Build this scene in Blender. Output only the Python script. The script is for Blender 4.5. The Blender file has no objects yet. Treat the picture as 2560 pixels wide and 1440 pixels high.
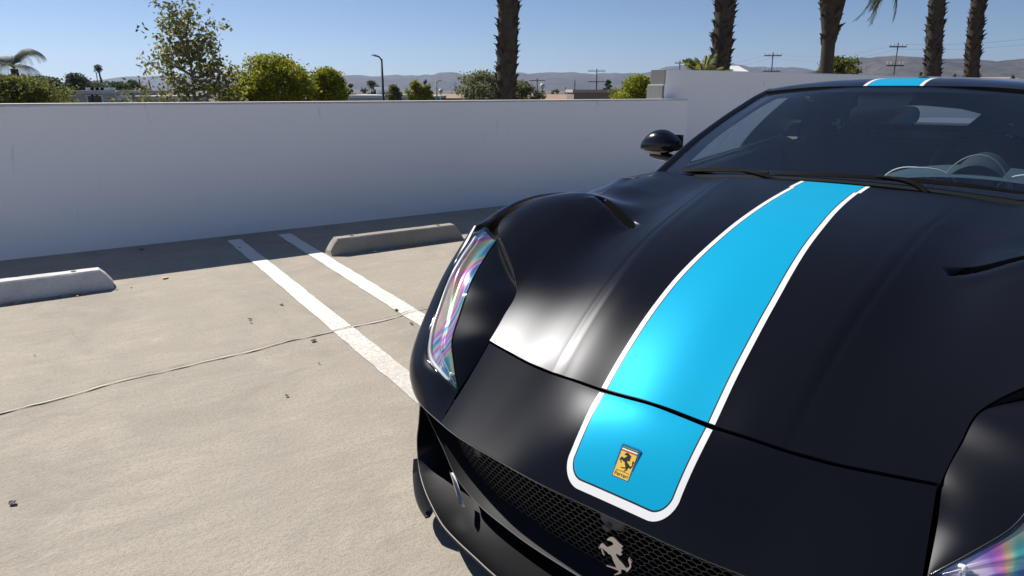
import bpy, bmesh, math, random
import numpy as np
from mathutils import Vector, Matrix
from mathutils.geometry import tessellate_polygon

R = math.radians
scene = bpy.context.scene
COL = scene.collection

# ------------------------------------------------------------------ camera
EYE = 1.23
cam = bpy.data.cameras.new('camera'); cam_ob = bpy.data.objects.new('camera', cam); COL.objects.link(cam_ob)
cam.sensor_fit = 'HORIZONTAL'; cam.sensor_width = 36.0; cam.lens = 36.0 * 1650 / 2560
cam.clip_start = 0.05; cam.clip_end = 30000
cam_ob.matrix_world = Matrix.Translation((0, 0, EYE)) @ Matrix.Rotation(R(90 - 16.7), 4, 'X') @ Matrix.Rotation(R(0.15), 4, 'Z')
scene.camera = cam_ob

# ------------------------------------------------------------------ sky, sun, exposure
_a = -0.33
SUN_DIR = Vector((-0.557 * 0.95 + 0.83 * _a, 0.83 * 0.95 + 0.557 * _a, 1.0)).normalized()
sun_el = math.asin(SUN_DIR.z); sun_az = math.atan2(SUN_DIR.x, SUN_DIR.y)
world = bpy.data.worlds.new('World'); scene.world = world; world.use_nodes = True
wn = world.node_tree.nodes; wl = world.node_tree.links
for n in list(wn): wn.remove(n)
sky = wn.new('ShaderNodeTexSky'); sky.sky_type = 'NISHITA'; sky.sun_disc = False
sky.sun_elevation = sun_el; sky.sun_rotation = sun_az
sky.altitude = 250; sky.air_density = 0.7; sky.dust_density = 0.0; sky.ozone_density = 6.0
bg = wn.new('ShaderNodeBackground'); bg.inputs['Strength'].default_value = 0.064
wo = wn.new('ShaderNodeOutputWorld')
wl.new(sky.outputs[0], bg.inputs[0]); wl.new(bg.outputs[0], wo.inputs[0])
sun = bpy.data.lights.new('sun', 'SUN'); sun.energy = 5.0; sun.angle = R(0.53); sun.color = (1.0, 0.95, 0.87)
sun_ob = bpy.data.objects.new('sun', sun); COL.objects.link(sun_ob)
sun_ob.rotation_euler = (-SUN_DIR).to_track_quat('-Z', 'Y').to_euler()
sun_ob.location = (0, 0, 30)
vs = scene.view_settings
vs.view_transform = 'Standard'; vs.look = 'None'; vs.gamma = 1.0; vs.exposure = 0.46; vs.use_curve_mapping = False
scene.cycles.use_denoising = True
scene.cycles.max_bounces = 8; scene.cycles.transparent_max_bounces = 12; scene.cycles.caustics_reflective = False

# ------------------------------------------------------------------ helpers
def tag(o, label=None, cat=None, group=None, kind=None):
    if label: o['label'] = label
    if cat: o['category'] = cat
    if group: o['group'] = group
    if kind: o['kind'] = kind
    return o

def obj(name, me, mat=None, parent=None):
    o = bpy.data.objects.new(name, me); COL.objects.link(o)
    if mat is not None and me is not None and len(me.materials) == 0: me.materials.append(mat)
    if parent is not None: o.parent = parent
    return o

def empty(name, loc=(0, 0, 0), rz=0.0):
    o = bpy.data.objects.new(name, None); COL.objects.link(o)
    o.location = loc; o.rotation_euler = (0, 0, rz); o.empty_display_size = 0.2
    return o

class MB:
    """collects vertices and faces; build() links ONE mesh object"""
    def __init__(s): s.v = []; s.f = []
    def add(s, vv, ff):
        b = len(s.v); s.v += [tuple(map(float, p)) for p in vv]; s.f += [tuple(i + b for i in q) for q in ff]; return s
    def grid(s, G, flip=False, closed=False):
        m, n = len(G), len(G[0]); vv = [p for row in G for p in row]; ff = []
        for i in range(m - 1):
            for j in range(n if closed else n - 1):
                k = (j + 1) % n
                q = (i * n + j, i * n + k, (i + 1) * n + k, (i + 1) * n + j)
                ff.append(q[::-1] if flip else q)
        return s.add(vv, ff)
    def box(s, a, b, M=None):
        x0, y0, z0 = a; x1, y1, z1 = b
        vv = [(x0,y0,z0),(x1,y0,z0),(x1,y1,z0),(x0,y1,z0),(x0,y0,z1),(x1,y0,z1),(x1,y1,z1),(x0,y1,z1)]
        if M is not None: vv = [tuple(M @ Vector(p)) for p in vv]
        return s.add(vv, [(0,3,2,1),(4,5,6,7),(0,1,5,4),(1,2,6,5),(2,3,7,6),(3,0,4,7)])
    def tube(s, pts, rads, n=8, cap=True):
        pts = [Vector(p) for p in pts]
        if not hasattr(rads, '__len__'): rads = [rads] * len(pts)
        G = []; ref = None
        for i, p in enumerate(pts):
            d = (pts[min(i + 1, len(pts) - 1)] - pts[max(i - 1, 0)]).normalized()
            if ref is None:
                ref = d.orthogonal().normalized()
            ref = (ref - d * ref.dot(d))
            ref = ref.normalized() if ref.length > 1e-6 else d.orthogonal().normalized()
            bt = d.cross(ref)
            G.append([p + (ref * math.cos(2 * math.pi * k / n) + bt * math.sin(2 * math.pi * k / n)) * rads[i] for k in range(n)])
        s.grid(G, closed=True)
        if cap:
            b = len(s.v)
            s.f.append(tuple(b - n + k for k in range(n)))
            s.f.append(tuple(b - n * len(pts) + k for k in range(n))[::-1])
        return s
    def lathe(s, prof, n=32, M=None, close=False):
        G = [[(r * math.cos(2 * math.pi * k / n), r * math.sin(2 * math.pi * k / n), z) for k in range(n)] for r, z in prof]
        if M is not None: G = [[tuple(M @ Vector(p)) for p in row] for row in G]
        return s.grid(G, closed=True)
    def prism(s, poly, h, M=None):
        """2D polygon (x, y) extruded h along z"""
        n = len(poly)
        tris = tessellate_polygon([[Vector((x, y, 0)) for x, y in poly]])
        vv = [(x, y, 0) for x, y in poly] + [(x, y, h) for x, y in poly]
        if M is not None: vv = [tuple(M @ Vector(p)) for p in vv]
        ff = [tuple(t) for t in tris] + [tuple(i + n for i in t)[::-1] for t in tris]
        ff += [(i, (i + 1) % n, (i + 1) % n + n, i + n) for i in range(n)]
        return s.add(vv, ff)
    def build(s, name, mat, parent=None, smooth=True, angle=None, norm=True):
        me = bpy.data.meshes.new(name); me.from_pydata(s.v, [], s.f)
        if norm:
            bm = bmesh.new(); bm.from_mesh(me)
            bmesh.ops.recalc_face_normals(bm, faces=bm.faces); bm.to_mesh(me); bm.free()
        if smooth:
            me.polygons.foreach_set('use_smooth', [True] * len(me.polygons))
            if angle is not None: me.set_sharp_from_angle(angle=R(angle))
        me.update()
        return obj(name, me, mat, parent)

def bevel(o, w=0.01, seg=2):
    m = o.modifiers.new('bevel', 'BEVEL'); m.width = w; m.segments = seg; m.limit_method = 'ANGLE'; m.angle_limit = R(40)
    return o

def hermite(xs, ys, x):
    """smooth interpolation (finite-difference tangents, limited); ys may be (K,) or (K, N) with x (N,)"""
    xs = np.asarray(xs, float); ys = np.asarray(ys, float); x = np.clip(np.asarray(x, float), xs[0], xs[-1])
    d = (ys[1:] - ys[:-1]) / ((xs[1:] - xs[:-1]).reshape((-1,) + (1,) * (ys.ndim - 1)))
    m = np.empty_like(ys); m[0] = d[0]; m[-1] = d[-1]
    h = xs[1:] - xs[:-1]
    for k in range(1, len(xs) - 1):
        m[k] = (d[k - 1] * h[k] + d[k] * h[k - 1]) / (h[k] + h[k - 1])
    i = np.clip(np.searchsorted(xs, x, side='right') - 1, 0, len(xs) - 2)
    hh = xs[i + 1] - xs[i]; t = (x - xs[i]) / hh
    if ys.ndim == 1:
        y0, y1, m0, m1 = ys[i], ys[i + 1], m[i], m[i + 1]
    else:
        a = np.arange(ys.shape[1]); y0, y1, m0, m1 = ys[i, a], ys[i + 1, a], m[i, a], m[i + 1, a]
    t2 = t * t; t3 = t2 * t
    return (2*t3 - 3*t2 + 1) * y0 + (t3 - 2*t2 + t) * hh * m0 + (-2*t3 + 3*t2) * y1 + (t3 - t2) * hh * m1

def curve3(P, n, par=None):
    """smooth curve through 3-D points"""
    P = np.asarray(P, float)
    if par is None:
        par = np.concatenate([[0], np.cumsum(np.maximum(np.linalg.norm(np.diff(P, axis=0), axis=1), 1e-4))]); par = par / par[-1]
    t = np.linspace(0, 1, n) if not hasattr(n, '__len__') else np.asarray(n)
    return np.stack([hermite(par, P[:, k], t) for k in range(3)], 1)

def smoothstep(a, b, x):
    t = np.clip((np.asarray(x, float) - a) / (b - a), 0, 1); return t * t * (3 - 2 * t)

# ------------------------------------------------------------------ materials
class NT:
    def __init__(s, name):
        s.m = bpy.data.materials.new(name); s.m.use_nodes = True
        s.n = s.m.node_tree.nodes; s.l = s.m.node_tree.links
        s.b = s.n['Principled BSDF']; s.out = s.n['Material Output']
    def node(s, t, **kw):
        n = s.n.new(t)
        for k, v in kw.items():
            if hasattr(n, k): setattr(n, k, v)
            else: n.inputs[k].default_value = v
        return n
    def link(s, a, b): s.l.new(a, b)
    def coords(s, kind='Object', scale=(1, 1, 1), rot=(0, 0, 0)):
        tc = s.n.new('ShaderNodeTexCoord'); mp = s.n.new('ShaderNodeMapping')
        mp.inputs['Scale'].default_value = scale; mp.inputs['Rotation'].default_value = rot
        s.link(tc.outputs[kind], mp.inputs[0]); return mp.outputs[0]
    def noise(s, vec, scale, detail=4, rough=0.55, dist=0.0):
        n = s.n.new('ShaderNodeTexNoise'); n.inputs['Scale'].default_value = scale; n.inputs['Detail'].default_value = detail
        n.inputs['Roughness'].default_value = rough; n.inputs['Distortion'].default_value = dist
        if vec is not None: s.link(vec, n.inputs['Vector'])
        return n.outputs['Fac']
    def ramp(s, fac, stops, interp='LINEAR'):
        r = s.n.new('ShaderNodeValToRGB'); r.color_ramp.interpolation = interp
        e = r.color_ramp.elements
        while len(e) < len(stops): e.new(0.5)
        for k, (p, c) in enumerate(stops):
            e[k].position = p; e[k].color = (c, c, c, 1) if not hasattr(c, '__len__') else tuple(c) + (1,)
        s.link(fac, r.inputs[0]); return r.outputs[0]
    def mix(s, fac, a, b, mode='MIX'):
        m = s.n.new('ShaderNodeMix'); m.data_type = 'RGBA'; m.blend_type = mode
        for sock, v in ((m.inputs['Factor'], fac), (m.inputs['A'], a), (m.inputs['B'], b)):
            if isinstance(v, (int, float)): sock.default_value = v if sock.type == 'VALUE' else (v, v, v, 1)
            elif hasattr(v, '__len__') and not isinstance(v, bpy.types.NodeSocket): sock.default_value = tuple(v) + (1,)
            else: s.link(v, sock)
        return m.outputs['Result']
    def math(s, op, a, b=None):
        m = s.n.new('ShaderNodeMath'); m.operation = op
        for k, v in ((0, a), (1, b)):
            if v is None: continue
            if isinstance(v, (int, float)): m.inputs[k].default_value = v
            else: s.link(v, m.inputs[k])
        return m.outputs[0]
    def bump(s, h, strength=0.3, dist=0.01):
        b = s.n.new('ShaderNodeBump'); b.inputs['Strength'].default_value = strength; b.inputs['Distance'].default_value = dist
        s.link(h, b.inputs['Height']); s.link(b.outputs[0], s.b.inputs['Normal']); return b
    def base(s, c):
        if isinstance(c, bpy.types.NodeSocket): s.link(c, s.b.inputs['Base Color'])
        else: s.b.inputs['Base Color'].default_value = tuple(c) + (1,)
    def set(s, **kw):
        for k, v in kw.items():
            k = k.replace('_', ' ')
            if isinstance(v, bpy.types.NodeSocket): s.link(v, s.b.inputs[k])
            else: s.b.inputs[k].default_value = v
        return s

def simple(name, c, rough=0.5, metal=0.0, spec=0.5, var=0.12, scale=8, coat=0.0):
    t = NT(name); v = t.coords('Object')
    n = t.noise(v, scale, 5)
    t.base(t.mix(n, tuple(x * (1 - var) for x in c), tuple(min(1, x * (1 + var)) for x in c)))
    t.set(Roughness=rough, Metallic=metal, Specular_IOR_Level=spec, Coat_Weight=coat)
    return t.m

def m_concrete():
    t = NT('concrete_deck'); v = t.coords('Object')
    big = t.noise(v, 0.55, 6, 0.6, 0.6); mid = t.noise(v, 3.5, 8, 0.65, 0.3)
    vs_ = t.coords('Object', scale=(1.0, 5.0, 1.0), rot=(0, 0, R(-33.9)))
    broom = t.noise(vs_, 4.0, 8, 0.7, 0.8); fine = t.noise(v, 230, 3, 0.7); grit = t.noise(v, 75, 4, 0.7)
    c = t.mix(t.ramp(big, [(0.3, 0.0), (0.7, 1.0)]), (0.425, 0.374, 0.302), (0.51, 0.454, 0.370))
    c = t.mix(t.ramp(mid, [(0.35, 0.55), (0.62, 0.0)]), c, (0.36, 0.32, 0.265))
    c = t.mix(t.ramp(broom, [(0.40, 0.5), (0.58, 0.0)]), c, (0.355, 0.325, 0.285))
    c = t.mix(t.ramp(broom, [(0.62, 0.0), (0.72, 0.35)]), c, (0.55, 0.51, 0.45))
    c = t.mix(t.ramp(grit, [(0.38, 0.45), (0.52, 0.0)]), c, (0.27, 0.245, 0.215))
    c = t.mix(t.ramp(fine, [(0.33, 0.75), (0.5, 0.0)]), c, (0.24, 0.215, 0.18))
    c = t.mix(t.ramp(fine, [(0.62, 0.0), (0.75, 0.5)]), c, (0.62, 0.58, 0.52))
    st = t.noise(v, 1.25, 7, 0.72, 1.2); c = t.mix(t.ramp(st, [(0.36, 0.55), (0.50, 0.0)]), c, (0.29, 0.262, 0.225)); st2 = t.noise(t.coords('Object', rot=(0, 0, .8)), 0.8, 8, 0.75, 1.8); c = t.mix(t.ramp(st2, [(0.60, 0.0), (0.72, 0.4)]), c, (0.60, 0.55, 0.47))
    vo = t.n.new('ShaderNodeTexVoronoi'); vo.inputs['Scale'].default_value = 1.1; t.link(v, vo.inputs['Vector'])
    c = t.mix(t.ramp(vo.outputs['Distance'], [(0.012, 0.55), (0.03, 0.0)]), c, (0.10, 0.09, 0.08))
    wv = t.n.new('ShaderNodeVectorMath'); wv.operation = 'ADD'; nzc = t.n.new('ShaderNodeTexNoise'); nzc.inputs['Scale'].default_value = 2.2; nzc.inputs['Detail'].default_value = 6
    t.link(v, nzc.inputs['Vector']); sc_ = t.n.new('ShaderNodeVectorMath'); sc_.operation = 'SCALE'; sc_.inputs['Scale'].default_value = 0.55; t.link(nzc.outputs['Color'], sc_.inputs[0]); t.link(v, wv.inputs[0]); t.link(sc_.outputs[0], wv.inputs[1])
    vc_ = t.n.new('ShaderNodeTexVoronoi'); vc_.feature = 'DISTANCE_TO_EDGE'; vc_.inputs['Scale'].default_value = 0.55; t.link(wv.outputs[0], vc_.inputs['Vector'])
    hair = t.math('MULTIPLY', t.ramp(vc_.outputs['Distance'], [(0.0, 0.5), (0.004, 0.0)]), t.ramp(big, [(0.45, 0.0), (0.6, 1.0)]))
    c = t.mix(hair, c, (0.20, 0.18, 0.155))
    t.base(c); t.set(Roughness=0.9, Specular_IOR_Level=0.25)
    hh = t.math('ADD', t.math('MULTIPLY', fine, 0.5), t.math('ADD', grit, t.math('MULTIPLY', broom, 0.6)))
    t.bump(hh, 0.6, 0.006)
    return t.m

def m_line_paint():
    t = NT('worn_line_paint'); v = t.coords('Object')
    w = t.noise(v, 60, 6, 0.75); big = t.noise(v, 2.0, 4)
    g = t.n.new('ShaderNodeTexCoord'); sep = t.n.new('ShaderNodeSeparateXYZ'); t.link(g.outputs['Object'], sep.inputs[0])
    far = t.math('MULTIPLY', t.math('SUBTRACT', sep.outputs['Y'], 3.6), -0.10)     # paint wears off towards the aisle
    wear = t.math('ADD', t.math('ADD', w, t.math('MULTIPLY', big, 0.25)), far)
    c = t.mix(t.ramp(wear, [(0.56, 0.0), (0.78, 0.72)]), (0.80, 0.76, 0.71), (0.43, 0.395, 0.34))
    t.base(c); t.set(Roughness=0.75, Specular_IOR_Level=0.3); t.bump(w, 0.3, 0.003)
    return t.m

def m_wall():
    t = NT('white_stucco'); v = t.coords('Object')
    big = t.noise(v, 0.7, 5, 0.6); fine = t.noise(v, 90, 4, 0.6)
    c = t.mix(big, (0.93, 0.92, 0.93), (0.87, 0.865, 0.885))
    sc = t.coords('Object', scale=(9, 9, 1.1), rot=(0, R(7), 0)); s1 = t.noise(sc, 1.6, 6, 0.6, 0.5)
    c = t.mix(t.ramp(s1, [(0.29, 0.32), (0.34, 0.0)]), c, (0.52, 0.52, 0.55))
    sc2 = t.coords('Object', scale=(26, 26, 1.6), rot=(0, R(-11), 0)); s2 = t.noise(sc2, 0.9, 3, 0.5)
    c = t.mix(t.ramp(s2, [(0.235, 0.8), (0.255, 0.0)]), c, (0.25, 0.25, 0.27))
    low = t.noise(t.coords('Object', scale=(1.2, 1.2, 5)), 1.0, 5)
    c = t.mix(t.ramp(low, [(0.58, 0.0), (0.78, 0.30)]), c, (0.70, 0.69, 0.71))
    t.base(c); t.set(Roughness=0.85, Specular_IOR_Level=0.2); t.bump(t.math('ADD', fine, t.math('MULTIPLY', big, 3.0)), 0.25, 0.006)
    return t.m

def m_block(c0):
    t = NT('grey_block'); v = t.coords('Object'); n = t.noise(v, 70, 5, 0.7)
    t.base(t.mix(n, tuple(x * 0.7 for x in c0), tuple(x * 1.25 for x in c0))); t.set(Roughness=0.95); t.bump(n, 0.5, 0.01); return t.m

def m_stop(c0):
    t = NT('wheel_stop_concrete'); v = t.coords('Object'); n = t.noise(v, 60, 6, 0.7); b = t.noise(v, 6, 5)
    vo = t.n.new('ShaderNodeTexVoronoi'); vo.inputs['Scale'].default_value = 55; t.link(v, vo.inputs['Vector'])
    c = t.mix(n, tuple(x * 0.8 for x in c0), tuple(min(1, x * 1.15) for x in c0))
    c = t.mix(t.ramp(b, [(0.4, 0.35), (0.6, 0.0)]), c, tuple(x * 0.65 for x in c0))
    c = t.mix(t.ramp(vo.outputs['Distance'], [(0.10, 0.6), (0.2, 0.0)]), c, tuple(x * 0.45 for x in c0))
    t.base(c); t.set(Roughness=0.92, Specular_IOR_Level=0.25); t.bump(t.math('ADD', n, t.math('MULTIPLY', b, 0.8)), 0.6, 0.006); return t.m

def m_paint():
    """satin vinyl-like black: dark diffuse under a broad short-tailed gloss"""
    t = NT('satin_black_paint'); t.n.remove(t.b); v = t.coords('Object')
    di = t.n.new('ShaderNodeBsdfDiffuse'); di.inputs[0].default_value = (0.0062, 0.0068, 0.0098, 1)
    gl = t.n.new('ShaderNodeBsdfGlossy'); gl.distribution = 'BECKMANN'; gl.inputs['Roughness'].default_value = 0.36; gl.inputs[0].default_value = (0.92, 0.94, 1.0, 1)
    g2 = t.n.new('ShaderNodeBsdfGlossy'); g2.distribution = 'BECKMANN'; g2.inputs['Roughness'].default_value = 0.20; g2.inputs[0].default_value = (0.92, 0.94, 1.0, 1)
    mg = t.n.new('ShaderNodeMixShader'); mg.inputs[0].default_value = 0.04; t.link(gl.outputs[0], mg.inputs[1]); t.link(g2.outputs[0], mg.inputs[2])
    fr = t.n.new('ShaderNodeFresnel'); fr.inputs[0].default_value = 1.29
    mx = t.n.new('ShaderNodeMixShader'); t.link(fr.outputs[0], mx.inputs[0]); t.link(di.outputs[0], mx.inputs[1]); t.link(mg.outputs[0], mx.inputs[2]); t.link(mx.outputs[0], t.out.inputs[0])
    return t.m

def m_stripe():
    t = NT('satin_blue_vinyl'); t.base((0.006, 0.355, 0.60))
    t.set(Roughness=0.42, Metallic=0.12, Specular_IOR_Level=0.4, Specular_Tint=(0.05, 1.0, 1.0, 1)); return t.m

def m_glass(name, tint, refl=1.0, rough=0.0, veil=0.0):
    """thin car glass: tinted see-through sheet with a Fresnel reflection"""
    t = NT(name); t.n.remove(t.b)
    tr = t.n.new('ShaderNodeBsdfTransparent'); tr.inputs[0].default_value = tuple(tint) + (1,)
    gl = t.n.new('ShaderNodeBsdfGlossy'); gl.inputs['Roughness'].default_value = rough; gl.inputs[0].default_value = (refl, refl, refl, 1)
    fr = t.n.new('ShaderNodeFresnel'); fr.inputs[0].default_value = 1.55
    geo = t.n.new('ShaderNodeNewGeometry')
    mx = t.n.new('ShaderNodeMixShader')
    # use the front-side Fresnel on both faces (a thin pane)
    vm = t.n.new('ShaderNodeVectorMath'); vm.operation = 'DOT_PRODUCT'
    t.link(geo.outputs['Normal'], vm.inputs[0]); t.link(geo.outputs['Incoming'], vm.inputs[1])
    ca = t.math('ABSOLUTE', vm.outputs['Value'])
    f = t.math('ADD', 0.15, t.math('MULTIPLY', 0.85, t.math('POWER', t.math('SUBTRACT', 1.0, ca), 5.0)))
    t.n.remove(fr)
    t.link(f, mx.inputs[0]); t.link(tr.outputs[0], mx.inputs[1]); t.link(gl.outputs[0], mx.inputs[2]); last = mx.outputs[0]
    if veil:  # pale diffuse veil lightens the pane, standing in for haze and reflected sky
        di = t.n.new('ShaderNodeBsdfDiffuse'); di.inputs[0].default_value = (0.55, 0.58, 0.62, 1); m2 = t.n.new('ShaderNodeMixShader')
        nz = t.noise(t.coords('Object'), 6.0, 6, 0.7); t.link(t.math('MULTIPLY', nz, veil * 2), m2.inputs[0]); t.link(last, m2.inputs[1]); t.link(di.outputs[0], m2.inputs[2]); last = m2.outputs[0]
    t.link(last, t.out.inputs[0])
    return t.m

def m_headlight():
    t = NT('painted_iridescence'); v = t.coords('Object', scale=(2.2, 0.9, 1.1), rot=(0, 0, R(-35)))
    n = t.n.new('ShaderNodeTexNoise'); n.inputs['Scale'].default_value = 3.4; n.inputs['Detail'].default_value = 0.0; n.inputs['Distortion'].default_value = 0.7
    t.link(v, n.inputs['Vector'])
    fr = t.math('FRACT', t.math('MULTIPLY', n.outputs['Fac'], 3.6))  # rainbow interference sheen painted into the base colour as noise bands
    c = t.ramp(fr, [(0.0, (0.16, 0.19, 0.42)), (0.13, (0.12, 0.34, 0.60)), (0.25, (0.10, 0.60, 0.52)), (0.36, (0.60, 0.72, 0.45)),
                    (0.47, (0.92, 0.58, 0.28)), (0.58, (0.92, 0.22, 0.62)), (0.70, (0.50, 0.20, 0.72)), (0.82, (0.85, 0.80, 0.92)), (1.0, (0.16, 0.19, 0.42))])
    t.base(c); t.set(Roughness=0.16, Metallic=0.55, Coat_Weight=1.0, Coat_Roughness=0.03, Specular_IOR_Level=0.7)
    return t.m

def m_leaf(name, ca, cb, cc):
    t = NT(name); g = t.n.new('ShaderNodeNewGeometry')
    c = t.ramp(g.outputs['Random Per Island'], [(0.0, ca), (0.5, cb), (1.0, cc)])
    t.base(c); t.set(Roughness=0.55, Specular_IOR_Level=0.35)
    tl = t.n.new('ShaderNodeBsdfTranslucent'); t.link(c, tl.inputs[0])
    mx = t.n.new('ShaderNodeMixShader'); mx.inputs[0].default_value = 0.5
    t.link(t.b.outputs[0], mx.inputs[1]); t.link(tl.outputs[0], mx.inputs[2]); t.link(mx.outputs[0], t.out.inputs[0])
    return t.m

def m_bark(name, c0, scale=20):
    t = NT(name); v = t.coords('Object', scale=(1, 1, 0.35)); n = t.noise(v, scale, 6, 0.7)
    t.base(t.mix(n, tuple(x * 0.5 for x in c0), tuple(x * 1.4 for x in c0))); t.set(Roughness=0.95, Specular_IOR_Level=0.1); t.bump(n, 0.8, 0.03); return t.m

def m_hill():
    t = NT('chaparral_hillside'); v = t.coords('Object')
    a = t.noise(v, 0.004, 8, 0.65); b = t.noise(v, 0.03, 6, 0.7)
    c = t.mix(t.ramp(a, [(0.38, 0.0), (0.62, 1.0)]), (0.045, 0.042, 0.038), (0.12, 0.10, 0.08))
    c = t.mix(t.ramp(b, [(0.45, 0.0), (0.65, 0.8)]), c, (0.025, 0.028, 0.02))
    t.base(c); t.set(Roughness=1.0, Specular_IOR_Level=0.0); t.bump(b, 1.0, 8.0); return t.m

def m_ground():
    t = NT('town_ground'); v = t.coords('Object'); a = t.noise(v, 0.02, 6); b = t.noise(v, 0.3, 5)
    c = t.mix(t.ramp(a, [(0.4, 0.0), (0.6, 1.0)]), (0.09, 0.085, 0.075), (0.20, 0.17, 0.13)); c = t.mix(t.ramp(b, [(0.5, 0.0), (0.7, 0.6)]), c, (0.06, 0.07, 0.04))
    t.base(c); t.set(Roughness=0.95, Specular_IOR_Level=0.1); return t.m

CONC = m_concrete(); LINE = m_line_paint(); WALL = m_wall()
PAINT = m_paint(); BLUE = m_stripe()
VWHITE = simple('white_vinyl', (0.80, 0.80, 0.80), 0.4, var=0.02)
VBLACK = simple('black_pinline', (0.008, 0.008, 0.01), 0.45)
PLASTIC = simple('black_plastic', (0.012, 0.012, 0.013), 0.55, spec=0.35)
TEXPL = simple('grained_black_plastic', (0.010, 0.010, 0.011), 0.75, spec=0.25, scale=300, var=0.3)
DARK = simple('dark_void', (0.003, 0.003, 0.003), 0.9, spec=0.05)
GLOSSB = simple('gloss_black', (0.006, 0.006, 0.008), 0.06, spec=0.5)
RUBBER = simple('tyre_rubber', (0.015, 0.015, 0.015), 0.8, spec=0.2)
ALU = simple('brushed_alloy', (0.55, 0.55, 0.56), 0.3, metal=1.0)
CHROME = simple('chrome', (0.75, 0.75, 0.76), 0.12, metal=1.0, var=0.02)
SILVER = simple('satin_silver_emblem', (0.72, 0.66, 0.60), 0.35, metal=0.6)
WSHIELD = m_glass('windscreen_glass', (0.88, 0.96, 0.97), veil=0.006)
SGLASS = m_glass('side_glass', (0.86, 0.94, 0.94))
IRID = m_headlight()
LENS = m_glass('clear_lens', (0.93, 0.94, 0.95))
CABIN = simple('dark_cabin_trim', (0.0035, 0.004, 0.005), 0.8, spec=0.12)
DASH = simple('navy_leather', (0.045, 0.075, 0.10), 0.6, spec=0.3)
PIPING = simple('cream_stitching', (0.75, 0.70, 0.62), 0.6)
HORSE_GREY = simple('grey_embroidery', (0.20, 0.22, 0.24), 0.8)

# ------------------------------------------------------------------ site frame: along / out from the parapet wall
WA = R(33.9)
wd = Vector((math.cos(WA), math.sin(WA), 0)); wp = Vector((-math.sin(WA), math.cos(WA), 0))
WROT = WA
def site(a, p, z=0.0):
    q = wd * a + wp * p; return Vector((q.x, q.y, z))

# ------------------------------------------------------------------ ground, deck
GZ = -4.3
g = MB()
rr = [0, 30, 80, 200, 500, 1200, 3000, 7000, 16000]
G = [[(r * math.cos(2 * math.pi * k / 48), r * math.sin(2 * math.pi * k / 48), 0) for k in range(48)] for r in rr]
g.grid(G, closed=True)
o = g.build('ground', m_ground(), smooth=False); o.location = (0, 0, GZ); tag(o, kind='structure')
for p in o.data.polygons:
    if p.normal.z < 0: p.flip()

# parking deck: slab whose local X runs along the wall
deck = MB()
deck.box((-26, -26, -0.35), (26, 6.62, 0.0))
deck_ob = deck.build('parking_deck', CONC, smooth=False); deck_ob.rotation_euler = (0, 0, WROT); tag(deck_ob, kind='structure')
dm = MB(); dm.box((-25, -25, GZ), (25, 6.3, -0.36))
o = dm.build('deck_base_wall', simple('base_concrete', (0.35, 0.33, 0.30), 0.9), smooth=False, parent=deck_ob)

def line_mesh(x0, x1, y0, y1, name='parking_line', seg=60, rag=0.004, seed=1):
    rng = random.Random(seed); m = MB(); Gd = []
    for i in range(seg + 1):
        y = y0 + (y1 - y0) * i / seg
        Gd.append([(x0 + rng.uniform(-rag, rag), y, 0.004), ((x0 + x1) / 2, y, 0.0045), (x1 + rng.uniform(-rag, rag), y, 0.004)])
    m.grid(Gd); o = m.build(name, LINE, parent=deck_ob)
    return o
for k, (xa, xb) in enumerate([(1.045, 1.155), (1.465, 1.575), (3.74, 3.85), (4.16, 4.27), (-1.65, -1.54), (-1.23, -1.12)]):
    line_mesh(xa, xb, 1.0, 5.883, seed=k)

# sealed crack wandering across the bays: dark open edge and pale filler bead
rng = random.Random(5)
def crack_path(x0, x1, n, base, amp, ph):
    P = []
    for i in range(n):
        x = x0 + (x1 - x0) * i / (n - 1)
        y = 3.085 + 0.123 * (x + 0.365) + base + amp * (math.sin(x * 3.1 + ph) + 0.6 * math.sin(x * 7.3 + 2 * ph) + 0.4 * math.sin(x * 17 + ph)) + rng.uniform(-1, 1) * amp * 0.18
        P.append((x, y))
    return P
def ribbon(P, w, z, name, mat, wvar=0.4):
    m = MB(); Gd = []
    for i, (x, y) in enumerate(P):
        ww = w * (1 + wvar * math.sin(i * 1.7) * math.sin(i * 0.37)); Gd.append([(x, y - ww / 2, z), (x, y, z + 0.0002), (x, y + ww / 2, z)])
    m.grid(Gd); return m.build(name, mat, parent=deck_ob)
FILL = simple('pale_crack_filler', (0.58, 0.545, 0.49), 0.8, scale=30); CRK = simple('crack_dirt', (0.16, 0.145, 0.125), 0.95, scale=50, var=0.4)
Pc = crack_path(-9, 6, 420, 0.0, 0.014, 0.6)
ribbon(Pc, 0.0085, 0.0050, 'crack_filler', FILL, 0.7)
ribbon([(x, y + 0.017 + 0.010 * math.sin(x * 5.1)) for x, y in Pc], 0.0035, 0.0052, 'crack_edge', CRK, 0.95)
ribbon([(x, y - 0.006 + 0.003 * math.sin(x * 9.1)) for x, y in Pc], 0.0022, 0.0054, 'crack_edge', CRK, 1.0)

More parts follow.
